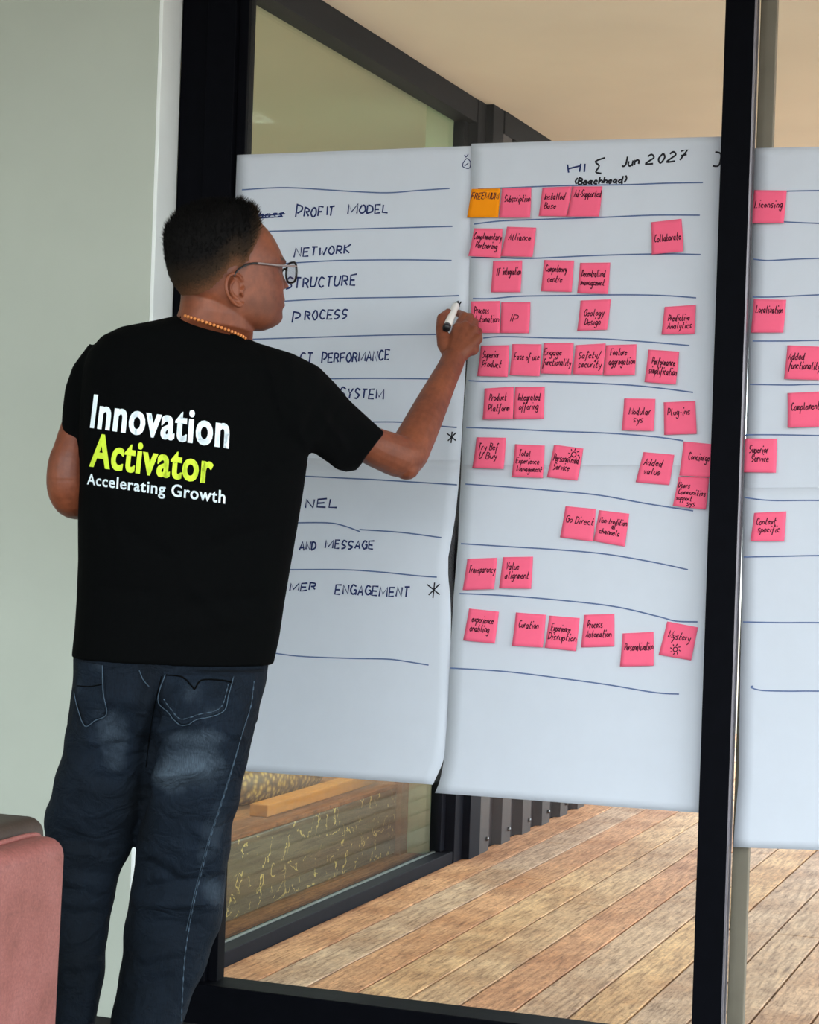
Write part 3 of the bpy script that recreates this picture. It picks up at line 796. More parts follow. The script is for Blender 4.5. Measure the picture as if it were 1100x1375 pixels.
def make_note(crop, q, name, lines, k):
    x0, y0, s = CR[crop]
    c4 = [(x0 + q[2 * i] / s, y0 + q[2 * i + 1] / s) for i in range(4)]
    top = 0.0232 if crop not in 'FG' else 0.0195
    rng = random.Random(100 + k)
    lift = 0.0055 + rng.uniform(-0.002, 0.005)
    top += 0.0006 * (k % 3)
    TLp, TRp = ony(*c4[0], -top), ony(*c4[1], -top)
    BRp, BLp = ony(*c4[2], -top - lift), ony(*c4[3], -top - lift * rng.uniform(0.6, 1.0))
    def S(u, v, off=0.0):
        a = TLp + (TRp - TLp) * u; b = BLp + (BRp - BLp) * u
        p = a + (b - a) * v
        p[1] = a[1] + (b[1] - a[1]) * v ** 2.2 - off - 0.0008 * math.sin(math.pi * u) * v
        return p
    N = 8
    V = [S(i / N, j / N) for j in range(N + 1) for i in range(N + 1)]
    Fc = [(j * (N + 1) + i, (j + 1) * (N + 1) + i, (j + 1) * (N + 1) + i + 1, j * (N + 1) + i + 1) for j in range(N) for i in range(N)]
    orange = name == 'FREEMIUM'
    o = link('sticky_note', mesh_data('sticky_note', V, Fc, True), M['orange' if orange else 'pink'])
    sm = o.modifiers.new('thickness', 'SOLIDIFY'); sm.thickness = 0.0002; sm.offset = -1
    lab = ('orange sticky note reading ' if orange else 'pink sticky note reading ') + name
    tag(o, lab, 'sticky note', None if orange else 'pink sticky notes on the flip charts')
    parts = []
    for txt, u0, vb, u1 in lines:
        st, wd = glyph_strokes(txt, 0.25, 0.3, 1.0, rng)
        h = 0.24 if len(lines) < 3 else 0.19
        for stq in st:
            P = [S(u0 + (u1 - u0) * p[0] / wd, vb - h * p[1] * 0.92, 0.0006) for p in stq]
            if len(P) > 1: parts.append(ribbon_vf(P, 0.0021))
    if name in SUNS:
        cu, cv, r_ = SUNS[name]
        parts.append(ribbon_vf([S(cu + r_ * .55 * math.cos(a), cv + r_ * .55 * math.sin(a), 0.0006) for a in np.linspace(0, 2 * math.pi, 14)], 0.0024))
        for a in np.linspace(0, 2 * math.pi, 8, endpoint=False):
            parts.append(ribbon_vf([S(cu + r_ * .9 * math.cos(a), cv + r_ * .9 * math.sin(a), 0.0006), S(cu + r_ * 1.4 * math.cos(a + .15), cv + r_ * 1.4 * math.sin(a + .15), 0.0006)], 0.0024))
    link('handwriting', mesh_data('handwriting', *join_vf(parts)), M['ink_note'], o)
for k, (crop, q, name, lines) in enumerate(NOTES): make_note(crop, q, name, lines, k)
# ================================================================== THE MAN
DM = 4.12                               # distance of his torso from the camera
def ring_px(Lx, Ly, Rx, Ry, d, k=0.62, yaw=PSI, n=44, e=2.25, grow=0.0):
    """closed cross-section whose silhouette runs from pixel (Lx,Ly) to (Rx,Ry) at depth d; k = thickness/width; yaw = turn of its wide axis"""
    a_, b_ = at(Lx, Ly, d), at(Rx, Ry, d)
    c_ = (a_ + b_) / 2; ax = (b_ - a_) / 2; E_ = np.linalg.norm(ax) + grow; ax = ax / np.linalg.norm(ax)
    A = E_ / math.sqrt(math.cos(yaw) ** 2 + (k * math.sin(yaw)) ** 2); B = k * A
    out = []
    for t in np.linspace(0, 2 * math.pi, n, endpoint=False):
        ct, st = math.cos(t), math.sin(t)
        p = A * math.copysign(abs(ct) ** (2 / e), ct); q = B * math.copysign(abs(st) ** (2 / e), st)
        h = p * math.cos(yaw) - q * math.sin(yaw); v = p * math.sin(yaw) + q * math.cos(yaw)
        out.append(c_ + ax * h + IF * v)
    # rescale so that the extents are exact
    o = np.array(out); h = (o - c_) @ ax; s = E_ / max(abs(h).max(), 1e-6)
    return [c_ + (p - c_) * 1.0 + ax * (hh * (s - 1)) for p, hh in zip(out, h)]
def rows(tab, d, k, **kw):
    return [ring_px(*r_[:4], r_[4] if len(r_) > 4 else d, r_[5] if len(r_) > 5 else k, **kw) for r_ in tab]
def dens(tab, m=3):
    T = np.array(tab, float); out = []
    for i in range(len(T) - 1):
        for s in range(m): out.append(tuple(T[i] + (T[i + 1] - T[i]) * s / m))
    out.append(tuple(T[-1])); return out

# ---- T-shirt
TORSO = [(239, 424, 330, 453, DM, .8), (207, 432, 339, 457, DM, .70), (165, 441, 350, 461, DM, .62), (140, 454, 364, 467, DM, .57), (124, 474, 384, 479, DM, .56), (117, 495, 402, 497, DM, .58), (113, 530, 412, 533, DM, .60),
         (111, 575, 414, 578, DM, .60), (111, 612, 412, 618, DM, .60), (111, 650, 407, 655, DM, .62), (109, 700, 399, 705, DM, .64), (109, 750, 390, 757, DM, .66), (107, 800, 381, 810, DM, .66), (104, 845, 374, 858, DM, .66), (100, 880, 366, 894, DM, .66)]
shirt_parts = [loft_vf(rows(dens(TORSO, 3), DM, .6))]
LS = [(120, 462, 190, 480, DM + .0, .9), (98, 492, 170, 505, DM - .01, .9), (88, 520, 150, 530, DM - .02, .9), (84, 550, 136, 556, DM - .03, .95), (82, 580, 124, 586, DM - .035, 1.0), (80, 608, 118, 614, DM - .04, 1.0)]
shirt_parts.append(loft_vf(rows(dens(LS, 3), DM, .9, yaw=0.3)))
def limb_px(tab, n=30):
    """tab rows: (x1,y1,x2,y2,depth,k): upper and lower outline points of a limb"""
    return [ring_px(*r_[:4], r_[4], r_[5], yaw=0.0, n=n, e=2.1) for r_ in tab]
RS = [(352, 462, 392, 600, DM + .01, .80), (392, 474, 412, 606, DM + .03, .80), (428, 492, 424, 610, DM + .07, .86), (450, 514, 440, 621, DM + .11, .92), (470, 538, 453, 631, DM + .145, .98), (494, 560, 465, 634, DM + .178, 1.06), (517, 581, 478, 632, DM + .208, 1.2)]
shirt_parts.append(loft_vf(limb_px(dens(RS, 3))))
shirt_me = union(shirt_parts, 0.0055, 3)
co = get_co(shirt_me); no = get_no(shirt_me); px, py = project(co)
def fold(x0, y0, x1, y1, w, amp):
    """soft crease along a pixel-traced line of the cloth"""
    d = np.array([x1 - x0, y1 - y0], float); L = np.linalg.norm(d); d /= L
    u = (px - x0) * d[0] + (py - y0) * d[1]; v = -(px - x0) * d[1] + (py - y0) * d[0]
    m = np.clip(np.minimum(u / (0.25 * L), (L - u) / (0.25 * L)), 0, 1)
    return amp * m * np.exp(-(v / w) ** 2)
disp = np.zeros(len(co))
for f_ in ((405, 600, 300, 690, 9, -.006), (395, 640, 280, 720, 10, .005), (385, 700, 250, 745, 9, -.005), (360, 800, 240, 815, 10, -.005), (350, 830, 200, 850, 12, .004), (240, 770, 320, 850, 10, .004), (150, 700, 240, 760, 11, -.004), (120, 620, 150, 740, 8, -.004),
           (430, 600, 460, 540, 7, -.004), (425, 545, 470, 610, 6, .004), (440, 520, 400, 600, 8, -.005), (130, 480, 150, 600, 8, -.004), (410, 560, 340, 520, 9, -.004), (330, 470, 390, 520, 9, .003), (300, 860, 360, 780, 9, -.004), (120, 790, 220, 800, 10, -.004)):
    disp += fold(*f_)
back = np.clip(-(no @ IF) * 2, 0, 1)
set_co(shirt_me, co + no * (disp * back)[:, None])
# ---- jeans
HIP = [(106, 845, 368, 858, DM, .64), (103, 890, 358, 900, DM, .66), (99, 930, 352, 940, DM, .68), (95, 965, 342, 972, DM + .01, .56), (104, 995, 322, 1000, DM + .02, .34)]
RL = [(212, 890, 357, 900, DM - .03, .95), (204, 930, 352, 936, DM - .045, 1.1), (199, 970, 343, 976, DM - .045, 1.15), (195, 1010, 334, 1016, DM - .035, 1.15), (191, 1055, 325, 1060, DM - .02, 1.1), (187, 1100, 315, 1100, DM, 1.1), (184, 1130, 310, 1130, DM + .01, 1.1), (181, 1160, 306, 1165, DM + .025, 1.1),
      (176, 1190, 302, 1195, DM + .035, 1.1), (172, 1212, 301, 1215, DM + .04, 1.08), (168, 1240, 296, 1245, DM + .035, 1.08), (164, 1278, 281, 1285, DM + .02, 1.1), (157, 1325, 262, 1330, DM, 1.15), (148, 1375, 243, 1378, DM - .02, 1.2), (142, 1430, 230, 1432, DM - .03, 1.2), (140, 1498, 226, 1500, DM - .03, 1.2)]
LL = [(104, 885, 214, 890, DM - .01, .95), (98, 925, 213, 930, DM - .02, 1.1), (92, 965, 208, 970, DM - .02, 1.15), (83, 1010, 203, 1012, DM - .01, 1.1), (73, 1050, 198, 1052, DM, 1.1), (62, 1085, 194, 1090, DM + .02, 1.0), (60, 1108, 186, 1112, DM + .03, 1.0), (62, 1135, 177, 1138, DM + .035, 1.05), (64, 1160, 166, 1163, DM + .04, 1.08),
      (65, 1190, 156, 1193, DM + .04, 1.15), (66, 1240, 147, 1243, DM + .035, 1.25), (67, 1290, 142, 1293, DM + .025, 1.3), (68, 1335, 136, 1337, DM + .01, 1.3), (70, 1378, 127, 1380, DM, 1.4), (68, 1430, 124, 1432, DM, 1.4), (64, 1498, 122, 1500, DM, 1.4)]
jeans_parts = [loft_vf(rows(dens(HIP, 2), DM, .6)), loft_vf(rows(dens(RL, 2), DM, 1.1, yaw=0.2)), loft_vf(rows(dens(LL, 2), DM, 1.1, yaw=0.2))]
jeans_me = union(jeans_parts, 0.0055, 3)
co = get_co(jeans_me); no = get_no(jeans_me); px, py = project(co)
disp = np.zeros(len(co))
for f_ in ((188, 1010, 262, 970, 6, -.006), (192, 985, 290, 965, 5, .005), (196, 1045, 280, 1030, 9, .006), (190, 1070, 300, 1050, 8, -.005), (216, 905, 186, 1120, 5, -.012), (206, 900, 180, 1010, 8, .006), (120, 1005, 180, 1000, 6, -.008), (105, 985, 175, 1030, 7, .006), (110, 1040, 180, 1050, 8, -.005),
           (185, 1150, 250, 1190, 8, -.006), (180, 1195, 300, 1180, 7, -.007), (180, 1215, 298, 1212, 7, .007), (180, 1240, 290, 1245, 8, -.006), (170, 1290, 260, 1270, 8, .005), (160, 1330, 240, 1310, 8, -.006), (75, 1120, 165, 1150, 9, -.006), (70, 1180, 155, 1190, 8, .006), (70, 1230, 150, 1225, 8, -.006),
           (70, 1300, 140, 1290, 8, .006), (240, 1000, 300, 930, 8, .004), (300, 1150, 250, 1100, 8, .005), (330, 940, 318, 1000, 6, .004)):
    disp += fold(*f_)
disp *= 1.5
disp += 0.0022 * np.sin(co[:, 2] * 60 + co[:, 0] * 25) * np.sin(co[:, 0] * 33 - co[:, 2] * 17)
co2 = co + no * disp[:, None]; set_co(jeans_me, co2)
def blob(x, y, rx, ry, a): return a * np.exp(-((px - x) / rx) ** 2 - ((py - y) / ry) ** 2)
wash_tone = 0.16 + blob(250, 1030, 45, 28, .5) + blob(225, 1050, 25, 18, .35) + blob(262, 940, 45, 25, .28) + blob(150, 985, 40, 40, .35) + blob(285, 1010, 40, 60, .22) + blob(285, 1120, 28, 60, .25) + blob(290, 1200, 22, 22, .35) + blob(240, 1200, 60, 120, .08) + blob(150, 1030, 30, 20, .2) + blob(255, 990, 50, 10, .25) \
     - 0.22 * np.exp(-((px - 200 + (py - 900) * 0.07) / 18) ** 2) * (py < 1130) - 0.1 * ((py > 1130) & (px < 180))  # darker along the crease between the legs and on the lower left leg
set_attr(jeans_me, 'wash_tone', np.clip(wash_tone, 0, 1.1))

# ---- head in its own frame: X forward, Y to his left, Z up
ALPHA = math.radians(31.0)
DH = 4.10; HX, HY = 303.0, 365.0
HO = at(HX, HY, DH)
hX = IR * math.cos(ALPHA) + IF * math.sin(ALPHA); hY = -IR * math.sin(ALPHA) + IF * math.cos(ALPHA); hZ = IU
HS = DH / FPX
def hw(p): return HO + hX * p[0] + hY * p[1] + hZ * p[2]
HR = [(281, 283, 318, 24), (285, 268, 330, 42), (291, 254, 341, 54), (300, 243, 351, 64), (312, 235, 362, 71), (325, 231, 370, 75), (338, 230, 376, 77), (347, 230, 379.5, 77), (354, 230, 378.5, 76.5), (362, 231, 376, 76), (370, 233, 376, 75), (380, 237, 377, 74), (390, 242, 378, 72), (400, 248, 378.5, 70),
      (408, 255, 378.5, 68), (416, 264, 377, 65), (424, 275, 375.5, 61), (431, 287, 372, 55), (437, 300, 364, 46), (442, 315, 352, 32)]
def head_rings(n=72):
    rings = []; ca, sa = math.cos(ALPHA), math.sin(ALPHA)
    for (y, L, R, S) in HR:
        S = S * 1e-3; Er = (R - HX) * HS; El = (HX - L) * HS; z = (HY - y) * HS
        Fz = math.sqrt(max(Er * Er - (S * sa) ** 2, 1e-6)) / ca; Bz = math.sqrt(max(El * El - (S * sa) ** 2, 1e-6)) / ca
        if El < 0: Bz = 0.004
        rg = []
        for t in np.linspace(0, 2 * math.pi, n, endpoint=False):
            c, s = math.cos(t), math.sin(t)
            ef = 2.15 if c > 0 else 2.2
            X = (Fz if c > 0 else Bz) * math.copysign(abs(c) ** (2 / ef), c); Y = S * math.copysign(abs(s) ** (2 / ef), s)
            rg.append((X, Y, z))
        rings.append(rg)
    return rings
def refine(rings, m=3):
    A = np.array(rings); out = []
    for i in range(len(A) - 1):
        p0, p1, p2, p3 = A[max(i - 1, 0)], A[i], A[i + 1], A[min(i + 2, len(A) - 1)]
        for s in range(m):
            t = s / m
            out.append(0.5 * (2 * p1 + (-p0 + p2) * t + (2 * p0 - 5 * p1 + 4 * p2 - p3) * t * t + (-p0 + 3 * p1 - 3 * p2 + p3) * t ** 3))
    out.append(A[-1]); return np.array(out)
HG = refine(head_rings(), 4)               # rows x around x 3, local metres
def g2(y, z, y0, z0, sy, sz): return np.exp(-((y - y0) / sy) ** 2 - ((z - z0) / sz) ** 2)
def face_features(P):
    X, Y, Z = P[..., 0].copy(), P[..., 1], P[..., 2]
    fr = np.clip((X - 0.03) / 0.04, 0, 1); y, z = Y * 1e3, Z * 1e3
    d = 0
    ridge = np.clip((20 - z) / 42, 0, 1)                     # nose: root to tip
    tip = np.where(z > -22, 1.0, np.exp(-((z + 22) / 6.0) ** 2)) * (z < 22)
    d = d + (3 + 20 * ridge) * tip * np.exp(-(y / (8 + 5 * ridge)) ** 2) * (z < 22)
    d = d + 5 * g2(y, z, 13, -23, 7, 6) + 5 * g2(y, z, -13, -23, 7, 6)
    for s in (-1, 1):
        d = d + 5 * g2(y, z, s * 30, 24, 20, 6) - 9 * g2(y, z, s * 31, 8, 13, 8) + 5 * g2(y, z, s * 31, 7, 8, 5) + 3 * g2(y, z, s * 40, -22, 16, 14)
    d = d + 7 * g2(y, z, 0, -50, 22, 6.0) + 6.5 * g2(y, z, 0, -62, 20, 6.0) - 2.5 * g2(y, z, 0, -56, 22, 2.2) - 3 * g2(y, z, 0, -72, 20, 5) + 5 * g2(y, z, 0, -90, 18, 11)
    Q = P.copy(); Q[..., 0] = X + fr * d * 1e-3
    return Q
HG2 = face_features(HG)
def head_vf(G):
    rings = [[hw(p) for p in r_] for r_ in G]
    return loft_vf(rings)
body_parts = [head_vf(HG2)]
# neck
NK = [(243, 385, 335, 392, DH + .0, .95), (243, 400, 338, 410, DH, .95), (241, 415, 339, 428, DH, .95), (236, 430, 340, 446, DH + .005, .9), (236, 450, 338, 464, DH + .025, .66), (216, 478, 350, 492, DM + .02, .42)]
body_parts.append(loft_vf(rows(dens(NK, 3), DH, .9)))
# ears
def loc_of(x, y, side=-1, Yo=0.0):
    # local point on the plane Y = side*Yo through a pixel of the near ear
    q = ray(x, y); n = hY; t = ((HO + hY * (-Yo) - CAM) @ n) / (q @ n); p = CAM + q * t - HO
    return np.array([p @ hX, p @ hY, p @ hZ])
def mir(p, side): return np.array([p[0], p[1] if side < 0 else -p[1], p[2]])
HEL = [(325, 376, .073), (319, 369, .080), (311, 368, .086), (305, 374, .090), (303.5, 384, .092), (305, 394, .090), (310, 402, .086), (316, 408.5, .082), (322, 411, .078), (327, 407, .074)]
ANT = [(314, 376, .081), (310, 382, .084), (310, 391, .084), (314, 398, .081), (320, 402, .078)]
TRG = [(327, 386, .073), (325.5, 391, .076), (326, 396, .074)]
for side in (-1, 1):
    for tab, r_ in ((HEL, .0038), (ANT, .0030), (TRG, .0035)):
        pts = catmull([hw(mir(loc_of(x, y, -1, yo), side)) for x, y, yo in tab], 3)
        body_parts += chain_parts(pts, [r_] * len(pts), 10)
    c_ = mir(loc_of(314, 389, -1, .076), side)
    body_parts.append(sphere_vf(hw(c_), .0135, .0045, .027, axes=[hX, hY, hZ]))
    c_ = mir(loc_of(320, 407, -1, .076), side)
    body_parts.append(sphere_vf(hw(c_), .0075, .0042, .0085, axes=[hX, hY, hZ]))
# trunk and legs under the clothes
def shrink(tab, g, cut=0):
    return [tuple(r_) for r_ in tab[cut:]]
body_parts.append(loft_vf([ring_px(*r_[:4], r_[4], r_[5] * .92, grow=-0.022) for r_ in dens(TORSO[2:], 2)]))
body_parts.append(loft_vf([ring_px(*r_[:4], r_[4], r_[5] * .9, grow=-0.02) for r_ in HIP[:3]]))
for T_ in (RL, LL):
    body_parts.append(loft_vf([ring_px(*r_[:4], r_[4], r_[5] * .72, yaw=0.2, grow=-0.03) for r_ in T_]))
# right arm: shoulder to wrist
arm = [(385, 530, DM + .04, .040), (430, 550, DM + .095, .038), (486, 591, DM + .205, .040), (518, 606, DM + .255, .0440), (543, 613, DM + .295, .0455), (556, 592, DM + .335, .0435), (568, 568, DM + .375, .0405), (581, 541, DM + .425, .0365), (594, 514, DM + .475, .0315), (604, 494, DM + .515, .0285), (608, 484, DM + .535, .0280)]
body_parts += chain_parts(catmull([at(x, y, d) for x, y, d, _ in arm], 3), catmull([(r_, 0, 0) for *_, r_ in arm], 3) and [float(q[0]) for q in catmull([(r_, 0, 0) for *_, r_ in arm], 3)], 20)
body_parts += chain_parts([at(546, 626, DM + .285)], [.030])      # point of the elbow
# left arm: hangs from the shoulder, elbow bent, forearm to the front of the belt
arm2 = [(140, 500, DM + .0, .034), (110, 560, DM - .02, .034), (96, 606, DM - .038, .037), (92, 622, DM - .04, .0405), (91, 650, DM - .035, .0425), (97, 668, DM - .01, .041), (112, 672, DM + .05, .040), (140, 676, DM + .13, .037), (172, 690, DM + .21, .030), (186, 697, DM + .235, .027)]
body_parts += chain_parts(catmull([at(x, y, d) for x, y, d, _ in arm2], 3), [float(q[0]) for q in catmull([(r_, 0, 0) for *_, r_ in arm2], 3)], 20)
lh = [(186, 697, DM + .235), (200, 706, DM + .25)]
for i, (dx, dy) in enumerate(((0, -16), (2, -6), (2, 4), (0, 13))):
    b_ = at(212 + dx, 712 + dy, DM + .255); m_ = at(232 + dx - abs(i - 1.5) * 2, 722 + dy, DM + .25); e_ = at(246 + dx - abs(i - 1.5) * 4, 732 + dy, DM + .235)
    body_parts += chain_parts([at(*lh[0]), b_, m_, e_], [.018, .013, .0095, .008], 10)
body_parts += chain_parts([at(192, 690, DM + .23), at(206, 684, DM + .225), at(222, 692, DM + .22)], [.014, .012, .009], 10)
# right hand: back of the hand to the camera, marker between thumb and bent forefinger
Wp = at(608, 484, DM + .535)
MC = [((615, 441, 4.705), .0135), ((625, 439, 4.705), .0140), ((635, 444, 4.70), .0135), ((641.5, 455, 4.69), .0125)]
for (q, r_) in MC:
    kn = at(*q); body_parts += chain_parts([Wp + (kn - Wp) * .06, Wp + (kn - Wp) * .55, kn], [.0225, .0190, r_], 14)
body_parts += chain_parts([at(611, 470, 4.685), at(634, 468, 4.685)], [.022, .017], 14)
FING = [[(615, 441, 4.705), (623.5, 424.5, 4.745), (617, 421, 4.772), (612.5, 419.5, 4.79)],
        [(625, 439, 4.705), (631, 426, 4.748), (626, 427, 4.778), (619, 428, 4.792)],
        [(635, 444, 4.70), (637.5, 433, 4.742), (633, 435, 4.772), (626, 437, 4.782)],
        [(641.5, 455, 4.69), (643, 445, 4.73), (639, 447, 4.757), (633, 449, 4.765)]]
FR = [[.0118, .0106, .0090, .0076], [.0120, .0106, .0090, .0076], [.0114, .0100, .0086, .0072], [.0104, .0090, .0078, .0066]]
for pts, rr in zip(FING, FR): body_parts += chain_parts([at(*p) for p in pts], rr, 12)
TH = [(607, 476, 4.675), (597, 462, 4.685), (592.5, 441, 4.70), (593, 427, 4.725), (602, 419, 4.752)]
body_parts += chain_parts([at(*p) for p in TH], [.021, .0175, .0128, .0112, .0084], 14)
body_parts += chain_parts([at(600, 466, 4.69), at(613, 450, 4.70)], [.015, .011], 12)   # web of the thumb
body_me = union(body_parts, 0.0023, 3, 0.5)
bco = get_co(body_me)
loc = np.stack([(bco - HO) @ hX, (bco - HO) @ hY, (bco - HO) @ hZ], 1) * 1e3
def hairline(phi):
    """height of the hairline in mm for an azimuth in degrees (0 = forehead)"""
    return np.interp(phi, [0, 30, 45, 56, 66, 76, 84, 92, 104, 118, 135, 155, 180], [98, 98, 92, 72, 52, 30, 4, 0, 8, -18, -42, -52, -54])
phi = np.degrees(np.abs(np.arctan2(loc[:, 1], loc[:, 0])))
above = loc[:, 2] - hairline(phi)
on_head = (np.abs(loc[:, 1]) < 92) & (np.abs(loc[:, 0]) < 150) & (loc[:, 2] > -75)
st = np.clip((above + 14) / 26, 0, 1) * on_head * 0.75
beard = np.exp(-((loc[:, 2] + 75) / 28) ** 2) * np.clip((loc[:, 0] - 5) / 30, 0, 1) * (np.abs(loc[:, 1]) < 92) * (loc[:, 2] > -150) * 0.28
brow = np.exp(-((loc[:, 2] - 27) / 4.5) ** 2) * (np.abs(np.abs(loc[:, 1]) - 30) < 22) * (loc[:, 0] > 70) * 0.9
set_attr(body_me, 'stubble', np.clip(st + beard + brow, 0, 1))
man = link('person', body_me, M['skin'], origin=(at(200, 1450, DM)[0], at(200, 1450, DM)[1], FZ))
tag(man, 'man in black T-shirt and jeans, writing on the left flip chart with raised right hand', 'person')

shirt = link('t_shirt', shirt_me, M['shirt'], man); tag(shirt, 'black short-sleeved T-shirt with white and lime back print')
jeans = link('jeans', jeans_me, M['denim'], man); tag(jeans, 'dark blue washed denim jeans')
# shoes (below the picture edge)
for x, d in ((182, DM - .03), (93, DM)):
    c_ = at(x, 1500, d); dr = np.array([0.25, 0.97, 0])
    sd = np.array([0.97, -0.25, 0]); rg = []
    for t, w_, h_ in ((-.09, .025, .05), (-.06, .042, .09), (0, .046, .10), (.06, .048, .085), (.12, .052, .06), (.17, .044, .048), (.195, .02, .035)):
        b_ = np.array([c_[0], c_[1], FZ]) + dr * t
        rg.append([b_ + sd * (w_ * math.cos(a)) + np.array([0, 0, max(0.001, h_ * (0.5 + 0.5 * math.sin(a)))]) for a in np.linspace(0, 2 * math.pi, 20, endpoint=False)])
    link('shoe', mesh_data('shoe', *loft_vf(rg), smooth=True), M['shoe'], man)

# ---- hair: cropped shell plus upright tufts
HH = HG
phi_g = np.degrees(np.abs(np.arctan2(HH[..., 1], HH[..., 0]))); ab = HH[..., 2] * 1e3 - hairline(phi_g)
top = np.clip((HH[..., 2] * 1e3 - 10) / 70, 0, 1)
dn = np.clip(ab / 34, 0, 1); dn = dn * dn * (3 - 2 * dn)
thick = np.interp(ab, [-12, 0, 200], [-0.005, 0.0006, 0.0006]) + dn * (0.004 + 0.0075 * top)
tone = np.clip(ab / 80, 0, 1) ** 0.8
cen = np.array([0, 0, 0.02])
nr = HH - cen; nr[..., 2] *= 0.9; nr /= np.linalg.norm(nr, axis=-1, keepdims=True)
SHL = HH + nr * thick[..., None]
V, Fc = head_vf(SHL)
keepface = []
nn = SHL.shape[1]
abv = np.append(ab.ravel(), [999, -999])
for f_ in Fc:
    if max(abv[i] for i in f_) > -12: keepface.append(f_)
dens_v = list(tone.ravel()) + [1.0, 0.0]
hv, hf, hd = list(V), list(keepface), list(dens_v)
rng = np.random.default_rng(3)
cand = np.argwhere((dn > 0.55) & (HH[..., 2] > -0.03))
cand = cand[rng.random(len(cand)) < np.clip((HH[cand[:, 0], cand[:, 1], 2] + .03) / .10, .1, 1)]
for i, j in cand[rng.integers(0, len(cand), 6000)]:
    j2 = (j + 1) % nn; i2 = min(i + 1, SHL.shape[0] - 1); a, b = rng.random(2)
    p = SHL[i, j] * (1 - a) + SHL[i, j2] * a; p = p * (1 - b) + SHL[i2, j] * b
    front = max(0.0, 1 - abs(phi_g[i, j]) / 75) * (HH[i, j, 2] > 0.07)
    d = nr[i, j] * 0.8 + np.array([0.15 + .5 * front, 0, 0.55]) + rng.normal(0, .28, 3); d /= np.linalg.norm(d)
    Ln = (0.0035 + 0.0085 * top[i, j] + 0.013 * front) * rng.uniform(.6, 1.25)
    u_, v_ = frame_of(d); r_ = 0.0009
    base = len(hv); p0 = p - d * 0.003
    for q in range(3):
        an = q * 2.094; hv.append(tuple(hw(p0 + r_ * (math.cos(an) * u_ + math.sin(an) * v_))))
    hv.append(tuple(hw(p + d * Ln))); hd += [tone[i, j]] * 3 + [min(1.0, tone[i, j] + .05)]
    hf += [(base, base + 1, base + 3), (base + 1, base + 2, base + 3), (base + 2, base, base + 3)]
used = sorted({i for f_ in hf for i in f_}); re_ = {k_: i for i, k_ in enumerate(used)}
hair_me = mesh_data('hair', [hv[i] for i in used], [tuple(re_[i] for i in f_) for f_ in hf], True)
set_attr(hair_me, 'hair_density', [hd[i] for i in used])
hair = link('hair', hair_me, M['hair'], man); tag(hair, 'short black hair, faded at the sides and spiky on top')

# ---- glasses
ie = int(np.argmin(np.abs(HG[:, 0, 2] - 0.004))); GX = float(HG[ie, 0, 0]) + 0.013
gl = link('glasses', mesh_data('glasses', *tube_vf([hw((GX + .001, y_, .010 + .004 * math.cos(y_ * 150))) for y_ in np.linspace(-.011, .011, 7)], .0022, 8), smooth=True), M['black_plastic'], man)
tag(gl, 'black rimmed glasses with pale side arms')
for s in (-1, 1):
    cx_ = s * .0345
    def rimpt(a, k=1.0):
        c, si = math.cos(a), math.sin(a)
        yy = .0245 * k * math.copysign(abs(c) ** .75, c); zz = .0205 * k * math.copysign(abs(si) ** .8, si)
        return np.array([GX - (3.8 * yy * yy if yy * s > 0 else 0), cx_ + yy, .003 + zz])
    ring_ = [hw(rimpt(a)) for a in np.linspace(0, 2 * math.pi, 41)]
    link('rim', mesh_data('rim', *tube_vf(ring_, .0023, 8, cap=False), smooth=True), M['black_plastic'], gl)
    lv = [hw(rimpt(a, .97)) for a in np.linspace(0, 2 * math.pi, 40, endpoint=False)]
    lv2 = [p + hX * .0015 for p in lv]
    link('lens', mesh_data('lens', *loft_vf([lv, lv2]), smooth=False), M['lens'], gl)
    hinge = np.array([GX - .003, s * .0595, .013])
    tp = [hinge] + [mir(loc_of(x, y, -1, yo), s) for x, y, yo in ((377, 356.5, .070), (362, 355, .075), (346, 353.5, .0785))]
    t2 = [tp[-1]] + [mir(loc_of(x, y, -1, yo), s) for x, y, yo in ((337, 354, .080), (327, 357.5, .082), (319, 363, .084), (314, 371, .085))]
    link('temple_arm', mesh_data('temple_arm', *tube_vf([hw(p) for p in catmull(tp, 5)], .0023, 8), smooth=True), M['temple_clear'], gl)
    link('temple_tip', mesh_data('temple_tip', *tube_vf([hw(p) for p in catmull(t2, 5)], .0021, 8), smooth=True), M['black_plastic'], gl)

# ---- necklace of beads resting on the collar, found on the neck surface
bb = bvh_of(shirt_me if False else body_me)
def hit(bvh, x, y, org=None, maxd=8.0):
    q = ray(x, y); q = q / np.linalg.norm(q)
    h = bvh.ray_cast(Vector(CAM), Vector(q))
    return h
# (body and cloth meshes are stored relative to their objects' origins)
def hit_obj(o, bvh, x, y, lift=0.0):
    w_ = wloc(o); q = ray(x, y); q = q / np.linalg.norm(q)
    p, n_, i_, d_ = bvh.ray_cast(Vector(CAM - w_), Vector(q))
    if p is None: return None, None
    return np.array(p) + w_ + np.array(n_) * lift, np.array(n_)
nb = bvh_of(man.data)
NKL = catmull([(248, 424, 0), (265, 429, 0), (285, 435, 0), (305, 442, 0), (322, 449, 0), (332, 455, 0)], 8)
cord = [hit_obj(man, nb, p[0], p[1], .0015)[0] for p in NKL]; cord = [c_ for c_ in cord if c_ is not None]
nk = link('necklace', mesh_data('necklace', *tube_vf(cord, .0010, 6), smooth=True), M['red_wood'], man); tag(nk, 'string of amber beads at the nape of the neck')
cum = np.concatenate([[0], np.cumsum([np.linalg.norm(cord[i + 1] - cord[i]) for i in range(len(cord) - 1)])])
for s in np.arange(0.004, cum[-1] - .003, 0.0082):
    c_ = np.array([np.interp(s, cum, [p[k_] for p in cord]) for k_ in range(3)])
    link('bead', mesh_data('bead', *sphere_vf(c_, .0034, nu=10, nv=7), smooth=True), M['bead'], nk)

